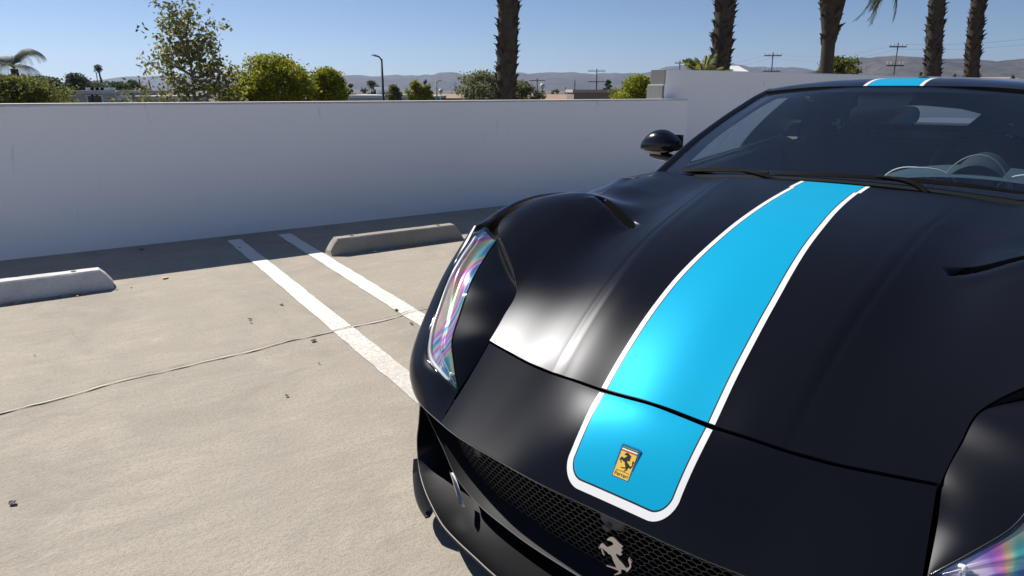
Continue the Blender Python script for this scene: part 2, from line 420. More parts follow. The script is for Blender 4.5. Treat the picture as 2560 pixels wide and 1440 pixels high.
# ------------------------------------------------------------------ walls
def wall_box(name, a0, a1, p0, p1, z0, z1, mat, label, cat, nseg=60):
    root = empty(name, site((a0 + a1) / 2, p0), WROT); L = (a1 - a0) / 2
    m = MB(); rng = random.Random(3); Gd = []
    xs = np.linspace(-L, L, nseg)
    prof = [(0, z0), (0, z1 - 0.012), (0.012, z1), (p1 - p0 - 0.012, z1), (p1 - p0, z1 - 0.012), (p1 - p0, z0)]
    for x in xs:
        dz = rng.uniform(-0.0015, 0.0015); Gd.append([(x, y, z + (dz if z > z0 else 0)) for y, z in prof])
    m.grid(Gd); m.f.append(tuple(range(6))[::-1]); m.f.append(tuple(len(m.v) - 6 + k for k in range(6)))
    w = m.build('wall_panel', mat, root, smooth=True, angle=30)
    tag(root, label, cat); return root
low = wall_box('parapet_wall', -24, 6.83, 6.09, 6.29, -0.30, 1.118, WALL, 'low white stucco parapet wall running behind the wheel stops', 'wall', 120)
cap = MB(); cap.box((-15.41, -0.006, 1.1195), (15.41, 0.206, 1.126)); 
o = cap.build('wall_cap', simple('cap_mortar', (0.62, 0.60, 0.58), 0.9, scale=40, var=0.25), low, smooth=False)
tall = wall_box('tall_wall', 6.60, 22.0, 6.292, 6.55, -0.30, 1.49, WALL, 'taller white wall behind the car, rising past the low parapet', 'wall', 60)
bU = MB(); bU.box((-7.7 - 0.012, 0.004, 1.305), (-7.7 + 0.0, 0.254, 1.486)); o = bU.build('block', m_block((0.16, 0.16, 0.16)), tall, smooth=False)
bL = MB(); bL.box((-7.7 - 0.035, 0.012, 1.10), (-7.7 + 0.0, 0.29, 1.292)); o = bL.build('block', m_block((0.20, 0.20, 0.20)), tall, smooth=False)
mo = MB(); mo.box((-7.7 - 0.030, 0.004, 1.2925), (-7.7 + 0.0, 0.28, 1.3045)); mo.build('mortar_joint', simple('mortar', (0.6, 0.6, 0.6), 0.9), tall, smooth=False)

# ------------------------------------------------------------------ wheel stops
def wheel_stop(a0, a1, p0, mat, label, seed):
    rng = random.Random(seed)
    root = empty('wheel_stop', site((a0 + a1) / 2, p0), WROT); L = (a1 - a0) / 2; h = 0.125; d = 0.165
    m = MB(); Gd = []
    N = 36
    for i in range(N + 1):
        x = -L + 2 * L * i / N
        e = min(1.0, (L - abs(x)) / 0.055); hh = h * (0.28 + 0.72 * min(1, max(0, e))) if e < 1 else h
        j = lambda s: rng.uniform(-s, s)
        Gd.append([(x, 0.0 + j(.002), 0.0), (x, 0.004 + j(.002), hh * 0.28), (x, 0.032 + j(.0015), hh * 0.93), (x, 0.042, hh), (x, d - 0.042, hh + j(.001)), (x, d - 0.032, hh * 0.93), (x, d - 0.004, hh * 0.28), (x, d, 0.0)])
    m.grid(Gd); n = 8
    m.f.append(tuple(range(n))); m.f.append(tuple(len(m.v) - n + k for k in range(n))[::-1])
    b = m.build('body', mat, root, smooth=True, angle=25)
    for x in (-L * 0.66, L * 0.66):
        r = MB(); r.lathe([(0.0, 0.0), (0.013, 0.0), (0.015, 0.002), (0.015, -0.004)], 14, Matrix.Translation((x, d / 2, h + 0.0012)))
        r.build('bolt_hole', simple('rusty_pin', (0.10, 0.07, 0.05), 0.8), root)
    tag(root, label, 'wheel stop', 'concrete wheel stops before the parapet'); return root
wheel_stop(1.60, 2.76, 4.86, m_stop((0.36, 0.34, 0.30)), 'bare grey concrete wheel stop nearest the car headlight', 1)
wheel_stop(-1.04, 0.145, 4.80, m_stop((0.70, 0.68, 0.66)), 'white painted wheel stop cut by the left edge of the picture', 2)

# dry debris at the foot of the stops and on the deck
SAND = simple('dry_leaf_litter', (0.55, 0.40, 0.25), 0.9, scale=60, var=0.4)
def litter(name, a0, a1, p, n, label, seed):
    rng = random.Random(seed); m = MB()
    for i in range(n):
        a = rng.gauss((a0 + a1) / 2, (a1 - a0) / 4); q = p - abs(rng.gauss(0, 0.022)); s = rng.uniform(0.003, 0.009)
        c = site(a, q, s * 0.5); e = Matrix.Translation(c) @ Matrix.Rotation(rng.uniform(0, 6.3), 4, 'Z') @ Matrix.Rotation(rng.uniform(-.5, .5), 4, 'X')
        m.add([tuple(e @ Vector(v)) for v in ((-s * 1.6, 0, 0), (0, -s, s * .3), (s * 1.6, 0, 0), (0, s, s * .4), (0, 0, -s * .4))], [(0, 1, 3), (1, 2, 3), (0, 4, 1), (1, 4, 2), (2, 4, 3), (3, 4, 0)])
    o = m.build(name, SAND, smooth=False); tag(o, label, 'litter', kind='stuff')
litter('leaf_litter', 2.05, 2.55, 4.85, 150, 'tan crumbs of dry leaves along the grey wheel stop', 4)
litter('leaf_litter', -0.45, 0.10, 4.79, 130, 'tan crumbs of dry leaves under the white wheel stop', 6)

def dry_leaf(xy, size, col, label, seed, curl=0.16, group='dry leaves scattered on the deck'):
    rng = random.Random(seed); m = MB(); n = 9; top = []
    a = rng.uniform(0, 6.28); Gd = []
    for i in range(n):
        t = i / (n - 1); w = math.sin(math.pi * t) ** 0.8 * 0.38 + 0.015
        zc = size * curl * (4 * (t - .5) ** 2) * rng.uniform(0.5, 1.0)
        Gd.append([(size * (t - .5), size * w * (s), zc + size * abs(s) * curl * 0.4 + 0.002) for s in (-1, -.5, 0, .5, 1)])
    m.grid(Gd); o = m.build('dry_leaf', col, norm=False); o.location = (xy[0], xy[1], 0.003); o.rotation_euler = (rng.uniform(-.1, .1), rng.uniform(-.1, .1), a)
    sm = o.modifiers.new('solid', 'SOLIDIFY'); sm.thickness = 0.0015
    tag(o, label, 'leaf', group)
LBR = simple('dark_dead_leaf', (0.085, 0.065, 0.045), 0.8, scale=60, var=0.4); LPA = simple('pale_dead_leaf', (0.66, 0.56, 0.36), 0.8, scale=60, var=0.25)
DL = [((-1.54, 1.76), .032, LBR, 'dark curled leaf alone near the lower left corner'), ((-0.94, 2.51), .022, LBR, 'small dark leaf bit left of the car nose'),
      ((-1.01, 3.14), .04, LBR, 'dark leaf lying right beside the sealed crack'), ((-1.46, 3.47), .03, LBR, 'upper of two dark leaf bits left of the painted lines'),
      ((-1.43, 3.41), .018, LBR, 'lower of two dark leaf bits left of the painted lines'), ((-0.67, 3.63), .035, LBR, 'dark leaf bit on the edge of the right painted line'),
      ((-0.55, 3.40), .03, LBR, 'dark leaf bit between right painted line and car headlight'), ((-1.08, 5.07), .055, LPA, 'pale yellow crumpled leaf in front of the grey wheel stop'),
      ((-1.37, 3.73), .03, LBR, 'thin twig bit beside the left painted line'), ((-0.9, 2.85), .014, LBR, 'tiny dark speck between crack and car nose'),
      ((-2.29, 2.94), .012, LBR, 'tiny dark speck at the left edge above the crack'), ((-2.35, 4.30), .06, SAND, 'thin tan twig right of the white wheel stop'),
      ((-2.95, 5.12), .06, LBR, 'dark leaf at the foot of the parapet in its shadow'), ((-2.2, 5.2), .025, LBR, 'dark speck in the wall shadow left of the lines')]
for k, (xy, s, mt, lb) in enumerate(DL): dry_leaf(xy, s * .8, mt, lb, 40 + k, 0.06 if 'twig' in lb else 0.16)

# ================================================================== the sports car
# car frame: r = distance back along the car, v = sideways (+ is the side of the far headlight), z = up
NOSE = 1.055
YAW = R(40)
rear_v = Vector((math.sin(YAW), math.cos(YAW), 0)); lat_v = Vector((-math.cos(YAW), math.sin(YAW), 0))
car = empty('sports_car', rear_v * NOSE + lat_v * 0.62, -YAW)
tag(car, 'satin black sports coupe with a bright blue white-edged centre stripe', 'car')
def C(r, v, z): return (-v, r - NOSE, z)
def CA(A): return [C(*p) for p in A]
def mir(A): return [(r, -v, z) for r, v, z in A]

# centre-line height and the crown / valley / wing shape of the bonnet as offsets from it
ZR = [1.056, 1.075, 1.10, 1.13, 1.16, 1.20, 1.24, 1.28, 1.33, 1.38, 1.44, 1.50, 1.57, 1.65, 1.75, 1.86, 1.98, 2.12, 2.30, 2.48, 2.62, 2.80]
ZZ = [.365, .395, .4253, .4572, .4871, .5241, .5579, .5890, .6242, .6560, .6901, .7203, .7512, .7818, .8139, .8426, .8676, .8899, .9098, .9221, .9273, .9297]
VK = [0, .14, .23, .258, .266, .280, .296, .306, .33, .38, .45, .575, .70, .80, .90]
RK = [1.20, 1.30, 1.45, 1.60, 1.75, 1.88, 1.97, 2.08, 2.25, 2.50, 2.80]
_DZ = np.array([
 # 0    .14    .25   (edge) (foot)  .36    .45    .575   .70    .80    .90
 [0, -.010, -.0120, -.0150, -.0195, -.0240, -.031, -.044, -.060, -.078, -.10],   # 1.20
 [0, -.009, -.0115, -.0138, -.0205, -.0280, -.036, -.044, -.036, -.045, -.07],   # 1.30
 [0, -.008, -.0105, -.0122, -.0215, -.0320, -.041, -.038, -.012, .004, -.02],   # 1.45
 [0, -.006, -.0095, -.0115, -.0212, -.0350, -.045, -.030, -.002, .008, -.02],   # 1.60
 [0, -.005, -.0090, -.0115, -.0205, -.0365, -.046, -.018, .012, .020, .00],      # 1.75
 [0, -.004, -.0090, -.0120, -.0205, -.0365, -.043, -.004, .024, .018, -.01],     # 1.88
 [0, -.004, -.0090, -.0125, -.0205, -.0355, -.043, -.012, .014, .000, -.03],     # 1.97
 [0, -.003, -.0090, -.0125, -.0200, -.0340, -.043, -.040, -.030, -.046, -.08],   # 2.08
 [0, -.003, -.0080, -.0110, -.0180, -.0300, -.040, -.038, -.030, -.044, -.09],   # 2.25
 [0, -.003, -.0065, -.0085, -.0130, -.0190, -.026, -.028, -.026, -.038, -.08],   # 2.50
 [0, -.003, -.0065, -.0085, -.0130, -.0190, -.026, -.028, -.026, -.038, -.08]])  # 2.80
# the edge of the centre bulge: a short step between edge and foot
DZ = np.zeros((len(RK), len(VK)))
for k_, q_ in enumerate(_DZ):
    e_, f_ = q_[3], q_[4]
    DZ[k_] = [q_[0], q_[1], q_[2], e_ - .0002, e_ - .0008, e_ + (f_ - e_) * .42, e_ + (f_ - e_) * .92, f_ - .0004, f_ + (q_[5] - f_) * .42, q_[5] + (q_[6] - q_[5]) * .30, q_[6], q_[7], q_[8], q_[9], q_[10]]
def crease_v(r): return hermite([1.20, 1.245, 1.42, 1.60, 1.72, 2.10, 2.33, 2.6], [.272, .275, .288, .302, .312, .338, .366, .385], r)
SA, SB = np.array([1.868, .452]), np.array([1.952, .640])            # leading edge of the bonnet outlet slot
def zh(r, v, slot=True):
    r = np.asarray(r, float); v = np.abs(np.asarray(v, float)); sh = r.shape; r = r.ravel(); v = v.ravel()
    vc = crease_v(r); va = np.where(v < vc, v * .28 / vc, np.where(v < .60, .28 + (v - vc) * (.60 - .28) / (.60 - vc), v))
    rows = np.stack([hermite([-VK[1]] + VK, [DZ[k][1]] + list(DZ[k]), va) for k in range(len(RK))])
    z = hermite(ZR, ZZ, r) + hermite(RK, rows, np.clip(r, RK[0], RK[-1]))
    if slot:
        e = SB - SA; L = np.linalg.norm(e); e = e / L; nrm = np.array([e[1], -e[0]])   # nrm points rearwards / inboard
        if nrm[0] < 0: nrm = -nrm
        s = (r - SA[0]) * e[0] + (v - SA[1]) * e[1]; d = (r - SA[0]) * nrm[0] + (v - SA[1]) * nrm[1]
        win = smoothstep(-0.025, 0.03, s) * (1 - smoothstep(L - 0.02, L + 0.02, s))
        z = z - win * 0.034 * smoothstep(0.0, 0.006, d) * (1 - smoothstep(0.026, 0.046, d))
        z = z + 0.006 * win * np.exp(-((d + 0.02) / 0.028) ** 2)
    return z.reshape(sh)

def shut(v): return hermite([0, .14, .25, .31, .37, .46, .55, .62], [1.237, 1.2405, 1.2445, 1.2505, 1.2585, 1.2745, 1.2925, 1.307], np.abs(v))
def hood_back(v): return hermite([0, .30, .50, .62, .74, .90], [2.475, 2.485, 2.52, 2.55, 2.585, 2.64], np.abs(v))
VBR = [1.24, 1.303, 1.37, 1.443, 1.50, 1.55, 1.604, 1.66, 1.80, 1.95, 2.02, 2.10, 2.3, 2.64]
VBV = [.543, .546, .557, .575, .630, .705, .785, .832, .842, .792, .750, .738, .736, .742]
def vb(r): return hermite(VBR, VBV, r)

def hood_pts(ns, nt):
    s = np.linspace(0, 1, ns)[:, None]; t = np.linspace(-1, 1, nt)[None, :]
    r = 1.237 + s * 1.24 + 0 * t
    for _ in range(6):
        v = t * vb(r); f = shut(v); r = f + s * (hood_back(v) - f)
    return r, v
r_, v_ = hood_pts(260, 401); z_ = zh(r_, v_)
# turned-down rim: repeat the border a little lower
rim = np.zeros_like(z_); d_ = 0.018
G = [[C(r_[i, j], v_[i, j], z_[i, j]) for j in range(r_.shape[1])] for i in range(r_.shape[0])]
hb = MB(); hb.grid(G)
def border(G):
    m, n = len(G), len(G[0]); return [G[0][j] for j in range(n)] + [G[i][n - 1] for i in range(1, m)] + [G[m - 1][j] for j in range(n - 2, -1, -1)] + [G[i][0] for i in range(m - 2, 0, -1)]
def add_rim(mb, G, drop=0.02, inset=0.004):
    B = border(G); cx = sum(p[0] for p in B) / len(B); cy = sum(p[1] for p in B) / len(B)
    low_ = []
    for p in B:
        q = Vector((cx - p[0], cy - p[1], 0)).normalized() * inset; low_.append((p[0] + q.x, p[1] + q.y, p[2] - drop))
    mb.grid([B + [B[0]], low_ + [low_[0]]])
add_rim(hb, G)
hood = hb.build('bonnet', PAINT, car, smooth=True, angle=50)

# vinyl stripe: blue field, black pin lines, white edges, laid on the panel
SWR = [1.05, 1.12, 1.151, 1.188, 1.24, 1.35, 1.42, 1.492, 1.577, 1.666, 1.806, 1.932, 2.09, 2.345, 2.62]
SWV = [.136, .137, .1385, .1405, .1415, .1408, .1405, .139, .1365, .1315, .1235, .1185, .112, .1065, .1065]
def shw(r): return hermite(SWR, SWV, r)
def strip(fn, r0, r1, va, vb_, n=120, m=10, off=0.0009, zf=None):
    """patch on the surface between lateral limits va(r), vb_(r); r0, r1 may depend on v"""
    Gd = []
    for i in range(n + 1):
        s = i / n; row = []
        for j in range(m + 1):
            t = j / m; rr = (r0(0) if callable(r0) else r0) * (1 - s) + (r1(0) if callable(r1) else r1) * s
            v = va(rr) * (1 - t) + vb_(rr) * t
            a = r0(v) if callable(r0) else r0; b = r1(v) if callable(r1) else r1
            rr = a * (1 - s) + b * s; row.append((rr, v))
        Gd.append(row)
    A = np.array(Gd); z = zf(A[..., 0], A[..., 1]) + off
    return [[C(A[i, j, 0], A[i, j, 1], z[i, j]) for j in range(m + 1)] for i in range(n + 1)]
JOG = 2.352
for (ra, rb, dv) in [(lambda v: shut(v) + .001, JOG, 0.0), (JOG, lambda v: hood_back(v) - .001, 0.0065)]:
    zf = lambda r, v: zh(r, v)
    W = lambda r, d=dv: shw(r) + d
    MB().grid(strip(None, ra, rb, lambda r: -W(r) + .0165, lambda r: W(r) - .0165, 160, 30, zf=zf)).build('stripe_field', BLUE, hood)
    for sg in (-1, 1):
        MB().grid(strip(None, ra, rb, lambda r: sg * (W(r) - .0165), lambda r: sg * (W(r) - .0135), 160, 1, .0008, zf)).build('pin_line', VBLACK, hood)
        MB().grid(strip(None, ra, rb, lambda r: sg * (W(r) - .0135), lambda r: sg * W(r), 160, 2, .0009, zf)).build('stripe_edge', VWHITE, hood)

# dark insert in each outlet slot
for sg in (1, -1):
    e = SB - SA; L = np.linalg.norm(e); e = e / L; nn = np.array([-e[1], e[0]]);
    if nn[0] < 0: nn = -nn
    Gd = []
    for i in range(41):
        s = -0.004 + (L + 0.002) * i / 40; wdt = 0.040 * math.sin(min(1, (i + 1.5) / 9) * math.pi / 2) * math.sin(min(1, (41.5 - i) / 4) * math.pi / 2); row = []
        for j in range(9):
            d = 0.0035 + wdt * j / 8; p = SA + e * s + nn * d; row.append((p[0], p[1]))
        Gd.append(row)
    A = np.array(Gd); z = zh(A[..., 0], A[..., 1]) + 0.0022
    MB().grid([[C(A[i, j, 0], sg * A[i, j, 1], z[i, j]) for j in range(9)] for i in range(41)]).build('outlet_insert', DARK, hood)

# ---- bumper skin: each section is upper edge, a point on the skin, lip edge
FA = [[(1.237, 0, .5565), (1.150, 0, .4865), (1.056, 0, .365)],
      [(1.237, .07, .553), (1.149, .07, .483), (1.056, .072, .365)],
      [(1.237, .14, .545), (1.147, .141, .474), (1.056, .143, .365)],
      [(1.235, .22, .541), (1.1455, .22, .465), (1.059, .222, .365)],
      [(1.235, .30, .538), (1.146, .30, .453), (1.067, .304, .365)],
      [(1.242, .39, .534), (1.153, .40, .443), (1.079, .415, .365)],
      [(1.267, .47, .535), (1.170, .483, .432), (1.092, .4965, .365)],
      [(1.297, .548, .540), (1.190, .559, .429), (1.110, .563, .365)]]
for q_ in FA:
    _v = min(q_[0][1], .541); _r = float(shut(_v)) - .0055; q_[0] = (_r, _v, float(zh(np.array([_r]), np.array([_v]), False)[0]) - .001)
for k_, q_ in enumerate(FA):
    if k_ >= 3: q_[1] = tuple((a_ + b_) / 2 + d_ for a_, b_, d_ in zip(q_[0], q_[2], (0, 0, .003 if k_ == 3 else -.006)))
FB = [[(1.178, .561, .434), (1.147, .564, .402), (1.110, .563, .365)],
      [(1.190, .645, .453), (1.166, .668, .415), (1.148, .68, .365)],
      [(1.222, .730, .468), (1.198, .765, .425), (1.195, .768, .365)],
      [(1.285, .788, .517), (1.262, .845, .445), (1.255, .845, .363)],
      [(1.351, .825, .561), (1.355, .903, .497), (1.34, .905, .36)],
      [(1.450, .855, .666), (1.460, .934, .577), (1.45, .940, .36)],
      [(1.617, .877, .779), (1.612, .938, .712), (1.62, .968, .36)]]
def section_surface(S, n, m, par=None, mirror=False):
    S = np.array(S, float)
    U, M, L_ = S[:, 0], S[:, 1], S[:, 2]
    if par is None:
        k = np.concatenate([[0], np.cumsum(np.linalg.norm(np.diff(M, axis=0), axis=1) + 0.01)]); par = k / k[-1]
    U, M, L_ = (curve3(X, n, par) for X in (U, M, L_)); K = 2 * M - 0.5 * (U + L_)
    b = np.linspace(0, 1, m)[None, :, None]
    P = (1 - b) ** 2 * U[:, None] + 2 * b * (1 - b) * K[:, None] + b * b * L_[:, None]
    if mirror: P = P.copy(); P[..., 1] *= -1
    return P
def PG(P): return [[C(*P[i, j]) for j in range(P.shape[1])] for i in range(P.shape[0])]
bm_ = MB()
_FA = [[(r, -v, z) for r, v, z in q] for q in FA[:0:-1]] + FA; PA = section_surface(_FA, 181, 40)[90:]; PB = section_surface(FB, 70, 30)
fullA = np.concatenate([PA[::-1] * np.array([1, -1, 1]), PA[1:]], 0)
bm_.grid(PG(fullA)); 
for mr in (False, True):
    P = PB * np.array([1, -1, 1]) if mr else PB
    bm_.grid(PG(P), flip=mr)
# lip: roll under
lipc = np.concatenate([PB[::-1, -1] * np.array([1, -1, 1]), (PA[::-1, -1] * np.array([1, -1, 1]))[1:], PA[1:, -1], PB[1:, -1]], 0)
tang = np.gradient(lipc, axis=0); inn = np.stack([-tang[:, 1], tang[:, 0], 0 * tang[:, 0]], 1); inn /= np.linalg.norm(inn, axis=1)[:, None]
cen = np.array([2.0, 0, .36]); sgn = np.sign(np.sum(inn * (cen - lipc), 1)); inn *= sgn[:, None]
G = []
for k, (di, dz) in enumerate([(0, 0), (.001, -.005), (.006, -.010), (.014, -.011), (.10, -.004)]): G.append(CA(lipc + inn * di + np.array([0, 0, dz])))
bm_.grid(G)
# upper edge of the bumper turns down into the shut line
upc = fullA[:, 0]; bm_.grid([CA(upc), CA(upc + np.array([.002, 0, -.02]))])
bumper = bm_.build('front_bumper', PAINT, car, smooth=True, angle=45)
# pale edge line where the wrap ends on the lip
ed = MB(); ed.tube(CA(lipc[::2] + inn[::2] * .0015 + np.array([0, 0, -.004])), 0.0016, 6); ed.build('lip_edge', simple('lip_edge_grey', (0.16, 0.15, 0.13), 0.5), bumper)

# bumper stripe with rounded end
def bump_z(r, v):
    """height of the nose skin at (r, v) from the section surface"""
    r = np.asarray(r, float); v = np.asarray(v, float); out = np.zeros_like(r)
    fl = PA
    vs_c = fl[:, :, 1].mean(1)
    for idx in np.ndindex(r.shape):
        a = abs(v[idx]); i = int(np.clip(np.searchsorted(vs_c, a) - 1, 0, len(vs_c) - 2)); t = (a - vs_c[i]) / (vs_c[i + 1] - vs_c[i])
        rowr = fl[i, :, 0] * (1 - t) + fl[i + 1, :, 0] * t; rowz = fl[i, :, 2] * (1 - t) + fl[i + 1, :, 2] * t
        out[idx] = np.interp(r[idx], rowr[::-1], rowz[::-1])
    return out
def ring_poly(inset, rb, rad, n=14):
    """outline of stripe end in (r, v): from shut line down one side, round the end, up the other; inset from outer edge"""
    P = []; top = 1.2315
    side = lambda r: float(shw(r)) - inset
    bot = rb + inset * 0.80; rc = max(rad - inset, 0.012)
    for r in np.linspace(top, bot + rc * 0.8, 26): P.append((r, side(r)))
    v0 = side(bot + rc) - rc
    for k in range(1, n + 1):
        a = k / n * math.pi / 2; P.append((bot + rc * 0.8 * (1 - math.sin(a)), v0 + rc * math.cos(a)))
    for v in np.linspace(v0, -v0, 20)[1:]: P.append((bot, v))
    Q = [(r, -v) for r, v in P[:26 + n]]; return P + Q[::-1][1:]
o0 = ring_poly(0.0, 1.0685, .052); o1 = ring_poly(.0135, 1.0685, .052); o2 = ring_poly(.0165, 1.0685, .052)
def on_nose(P, off): 
    A = np.array(P); z = bump_z(A[:, 0], A[:, 1]) + off; return [C(A[i, 0], A[i, 1], z[i]) for i in range(len(A))]
MB().grid([on_nose(o0, .0011), on_nose([((a[0] + b[0]) / 2, (a[1] + b[1]) / 2) for a, b in zip(o0, o1)], .0011), on_nose(o1, .0011)]).build('stripe_edge', VWHITE, bumper)
MB().grid([on_nose(o1, .0010), on_nose(o2, .0010)]).build('pin_line', VBLACK, bumper)
# blue end: rows between the two flanks of the inner outline
inner = np.array(o2); nh = len(inner) // 2
Lh = inner[:nh + 1]; Rh = inner[::-1][:nh + 1]
Gd = [[((1 - t) * a[0] + t * b[0], (1 - t) * a[1] + t * b[1]) for t in np.linspace(0, 1, 25)] for a, b in zip(Lh, Rh)]
MB().grid([on_nose(row, .0011) for row in Gd]).build('stripe_field', BLUE, bumper)

# ---- blade between bonnet and headlamp
TIP = (1.178, .561, .434)
C0 = [TIP, (1.245, .556, .493), (1.300, .554, .541), (1.370, .562, .595), (1.440, .579, .640), (1.500, .630, .672), (1.560, .712, .712), (1.612, .789, .752)]
C0 = C0[:2] + [(r, float(vb(r)) + .0025, float(zh(np.array([r]), np.array([float(vb(r))]), False)[0]) - .003) for r in (1.303, 1.37, 1.44)] + C0[5:]
C1 = [TIP, (1.218, .616, .490), (1.255, .658, .538), (1.310, .682, .592), (1.362, .704, .637), (1.420, .731, .670), (1.483, .757, .697), (1.550, .780, .727), (1.614, .798, .756)]
def ruled(A, B, n, m, bulge=0.0, off=0.0, skew=None):
    a = curve3(A, n); b = curve3(B, n); Gd = []
    for i in range(n):
        row = []
        for j in range(m):
            t = j / (m - 1); p = a[i] * (1 - t) + b[i] * t; p = p + np.array([-0.30, -.25, 0.90]) * bulge * (4 * t * (1 - t) if skew is None else 2.2 * t ** skew * (1 - t)) * min(1, np.linalg.norm(a[i] - b[i]) / 0.1) + np.array([0, 0, off])
            row.append(p)
        Gd.append(row)
    return np.array(Gd)
C2 = [TIP, (1.192, .646, .455), (1.224, .732, .471), (1.287, .789, .520), (1.353, .825, .564), (1.450, .855, .668), (1.550, .873, .741), (1.600, .877, .774), (1.628, .866, .786), (1.640, .838, .779), (1.614, .800, .758)]
for sg in (1, -1):
    F = np.array([1, sg, 1]); fl = sg < 0
    B = ruled(C0, C1, 90, 40, 0.007, skew=1.0) * F
    bl = MB(); Gb = PG(B); bl.grid(Gb); add_rim(bl, Gb, 0.012, 0.002); bl.build('headlamp_blade', PAINT, car, smooth=True, angle=50)
    # mesh intake sliver between blade and bonnet edge
    hv = np.linspace(1.43, 1.615, 24); he = [(r, float(vb(r)), float(zh(r, vb(r), False))) for r in hv]
    be = curve3(C0[4:], 24); Gd = [[C(p[0], sg * p[1], p[2] - .006) for p in (np.array(he[i]), (np.array(he[i]) + be[i]) / 2 - np.array([0, 0, .012]), be[i])] for i in range(24)]
    MB().grid(Gd).build('intake_mesh', TEXPL, car)
    # headlamp: dark housing rim, shaped reflector with painted rainbow sheen, and daylight strip
    hl = empty('headlamp'); hl.parent = car
    c1 = curve3(C1, 80); c2 = curve3(C2[:8] + [C2[8]], 80)
    # top of the lamp closes between the two curves
    P = np.zeros((80, 22, 3))
    for i in range(80):
        for j in range(22):
            t = j / 21; p = c1[i] * (1 - t) + c2[i] * t; w = min(1, np.linalg.norm(c1[i] - c2[i]) / .1)
            P[i, j] = p + np.array([-.35, .45, .8]) * 0.016 * 4 * t * (1 - t) * w
    Lens = P * F
    inn_ = P.copy()
    for i in range(80):
        for j in range(22):
            t = j / 21; a = i / 79
            ridge = 0.010 * math.exp(-((t - (.30 + .35 * a)) / .08) ** 2) - 0.007 * math.exp(-((t - .62 + .3 * a) / .12) ** 2) + 0.006 * math.sin(9 * a + 4 * t)
            k = 4 * t * (1 - t)
            inn_[i, j] += np.array([.25, -.3, -.9]) * (0.004 + 0.010 * min(1, k * 1.3)) + np.array([-.3, .3, .8]) * ridge * min(1, k)
    MB().grid(PG((inn_ * F)[3:-1, 1:-1])).build('reflector', IRID, hl)
    MB().grid(PG(Lens)).build('lens', LENS, hl)
    dr = MB(); dr.tube(CA((inn_ * F)[6:74, 18] + np.array([0, 0, .004])), 0.0055, 8); dr.tube(CA((inn_ * F)[6:9, 4:18].mean(0) + np.array([0, 0, .004])), 0.004, 8)
    dr.build('daylight_strip', simple('white_light_guide', (0.85, 0.86, 0.88), 0.25), hl)
    bz = MB(); bz.tube(CA(c2 * F + np.array([0, 0, -.001])), 0.0035, 6); bz.tube(CA(c1 * F), 0.0022, 6); bz.build('bezel', GLOSSB, hl)
    tag(hl, 'headlamp with rainbow sheen painted into the colour behind its clear lens')

# ---- front wing: seam edge, shoulder point, wheel-arch edge
WR_, AX = 0.372, 2.0
def arch(r, ax=AX): return 0.345 + math.sqrt(max(WR_ ** 2 - (r - ax) ** 2, 0.0))
FW = [[(1.617, .877, .779), (1.612, .938, .712), (1.630, .968, .36)],
      [(1.640, .870, .791), (1.645, .937, .736), (1.660, .970, arch(1.66))],
      [(1.70, .857, .819), (1.71, .929, .774), (1.71, .970, arch(1.71))],
      [(1.80, .846, .849), (1.80, .914, .814), (1.80, .974, arch(1.80))],
      [(1.95, .796, .869), (1.95, .893, .838), (1.95, .978, arch(1.95))],
      [(2.02, .754, .873), (2.03, .892, .828), (2.03, .978, arch(2.03))],
      [(2.10, .742, .856), (2.11, .890, .815), (2.12, .976, arch(2.12))],
      [(2.22, .741, .862), (2.23, .894, .805), (2.23, .972, arch(2.23))],
      [(2.33, .741, .874), (2.33, .900, .790), (2.33, .968, arch(2.33))],
      [(2.40, .742, .880), (2.40, .905, .775), (2.371, .962, .36)]]
SD = [[(2.40, .742, .880), (2.40, .905, .62), (2.373, .955, .16)],
      [(2.60, .748, .893), (2.60, .915, .64), (2.60, .930, .15)],
      [(2.90, .755, .905), (2.90, .920, .66), (2.90, .915, .15)],
      [(3.30, .765, .925), (3.30, .925, .68), (3.30, .915, .15)],
      [(3.80, .775, .945), (3.80, .940, .70), (3.80, .925, .15)],
      [(4.20, .790, .965), (4.20, .955, .72), (4.20, .945, .15)],
      [(4.348, .795, .968), (4.348, .962, .72), (4.348, .955, .16)]]
AX2 = 4.72
RQ = [[(4.348, .795, .968), (4.348, .962, .72), (4.348, .955, .36)],
      [(4.45, .79, .968), (4.45, .965, .82), (4.45, .975, arch(4.45, AX2))],
      [(4.60, .78, .965), (4.60, .960, .86), (4.60, .978, arch(4.60, AX2))],
      [(4.72, .77, .960), (4.72, .955, .87), (4.72, .978, arch(4.72, AX2))],
      [(4.90, .75, .950), (4.90, .940, .85), (4.90, .972, arch(4.90, AX2))],
      [(5.05, .74, .940), (5.05, .925, .80), (5.05, .960, arch(5.05, AX2))],
      [(5.09, .735, .935), (5.10, .92, .74), (5.092, .955, .36)]]
RB = [[(5.09, .735, .935), (5.10, .92, .65), (5.092, .95, .20)],
      [(5.35, .69, .905), (5.38, .85, .62), (5.36, .87, .22)],
      [(5.55, .60, .885), (5.60, .70, .60), (5.55, .70, .25)],
      [(5.66, .35, .88), (5.71, .38, .60), (5.63, .38, .27)],
      [(5.69, 0, .88), (5.74, 0, .60), (5.66, 0, .28)]]
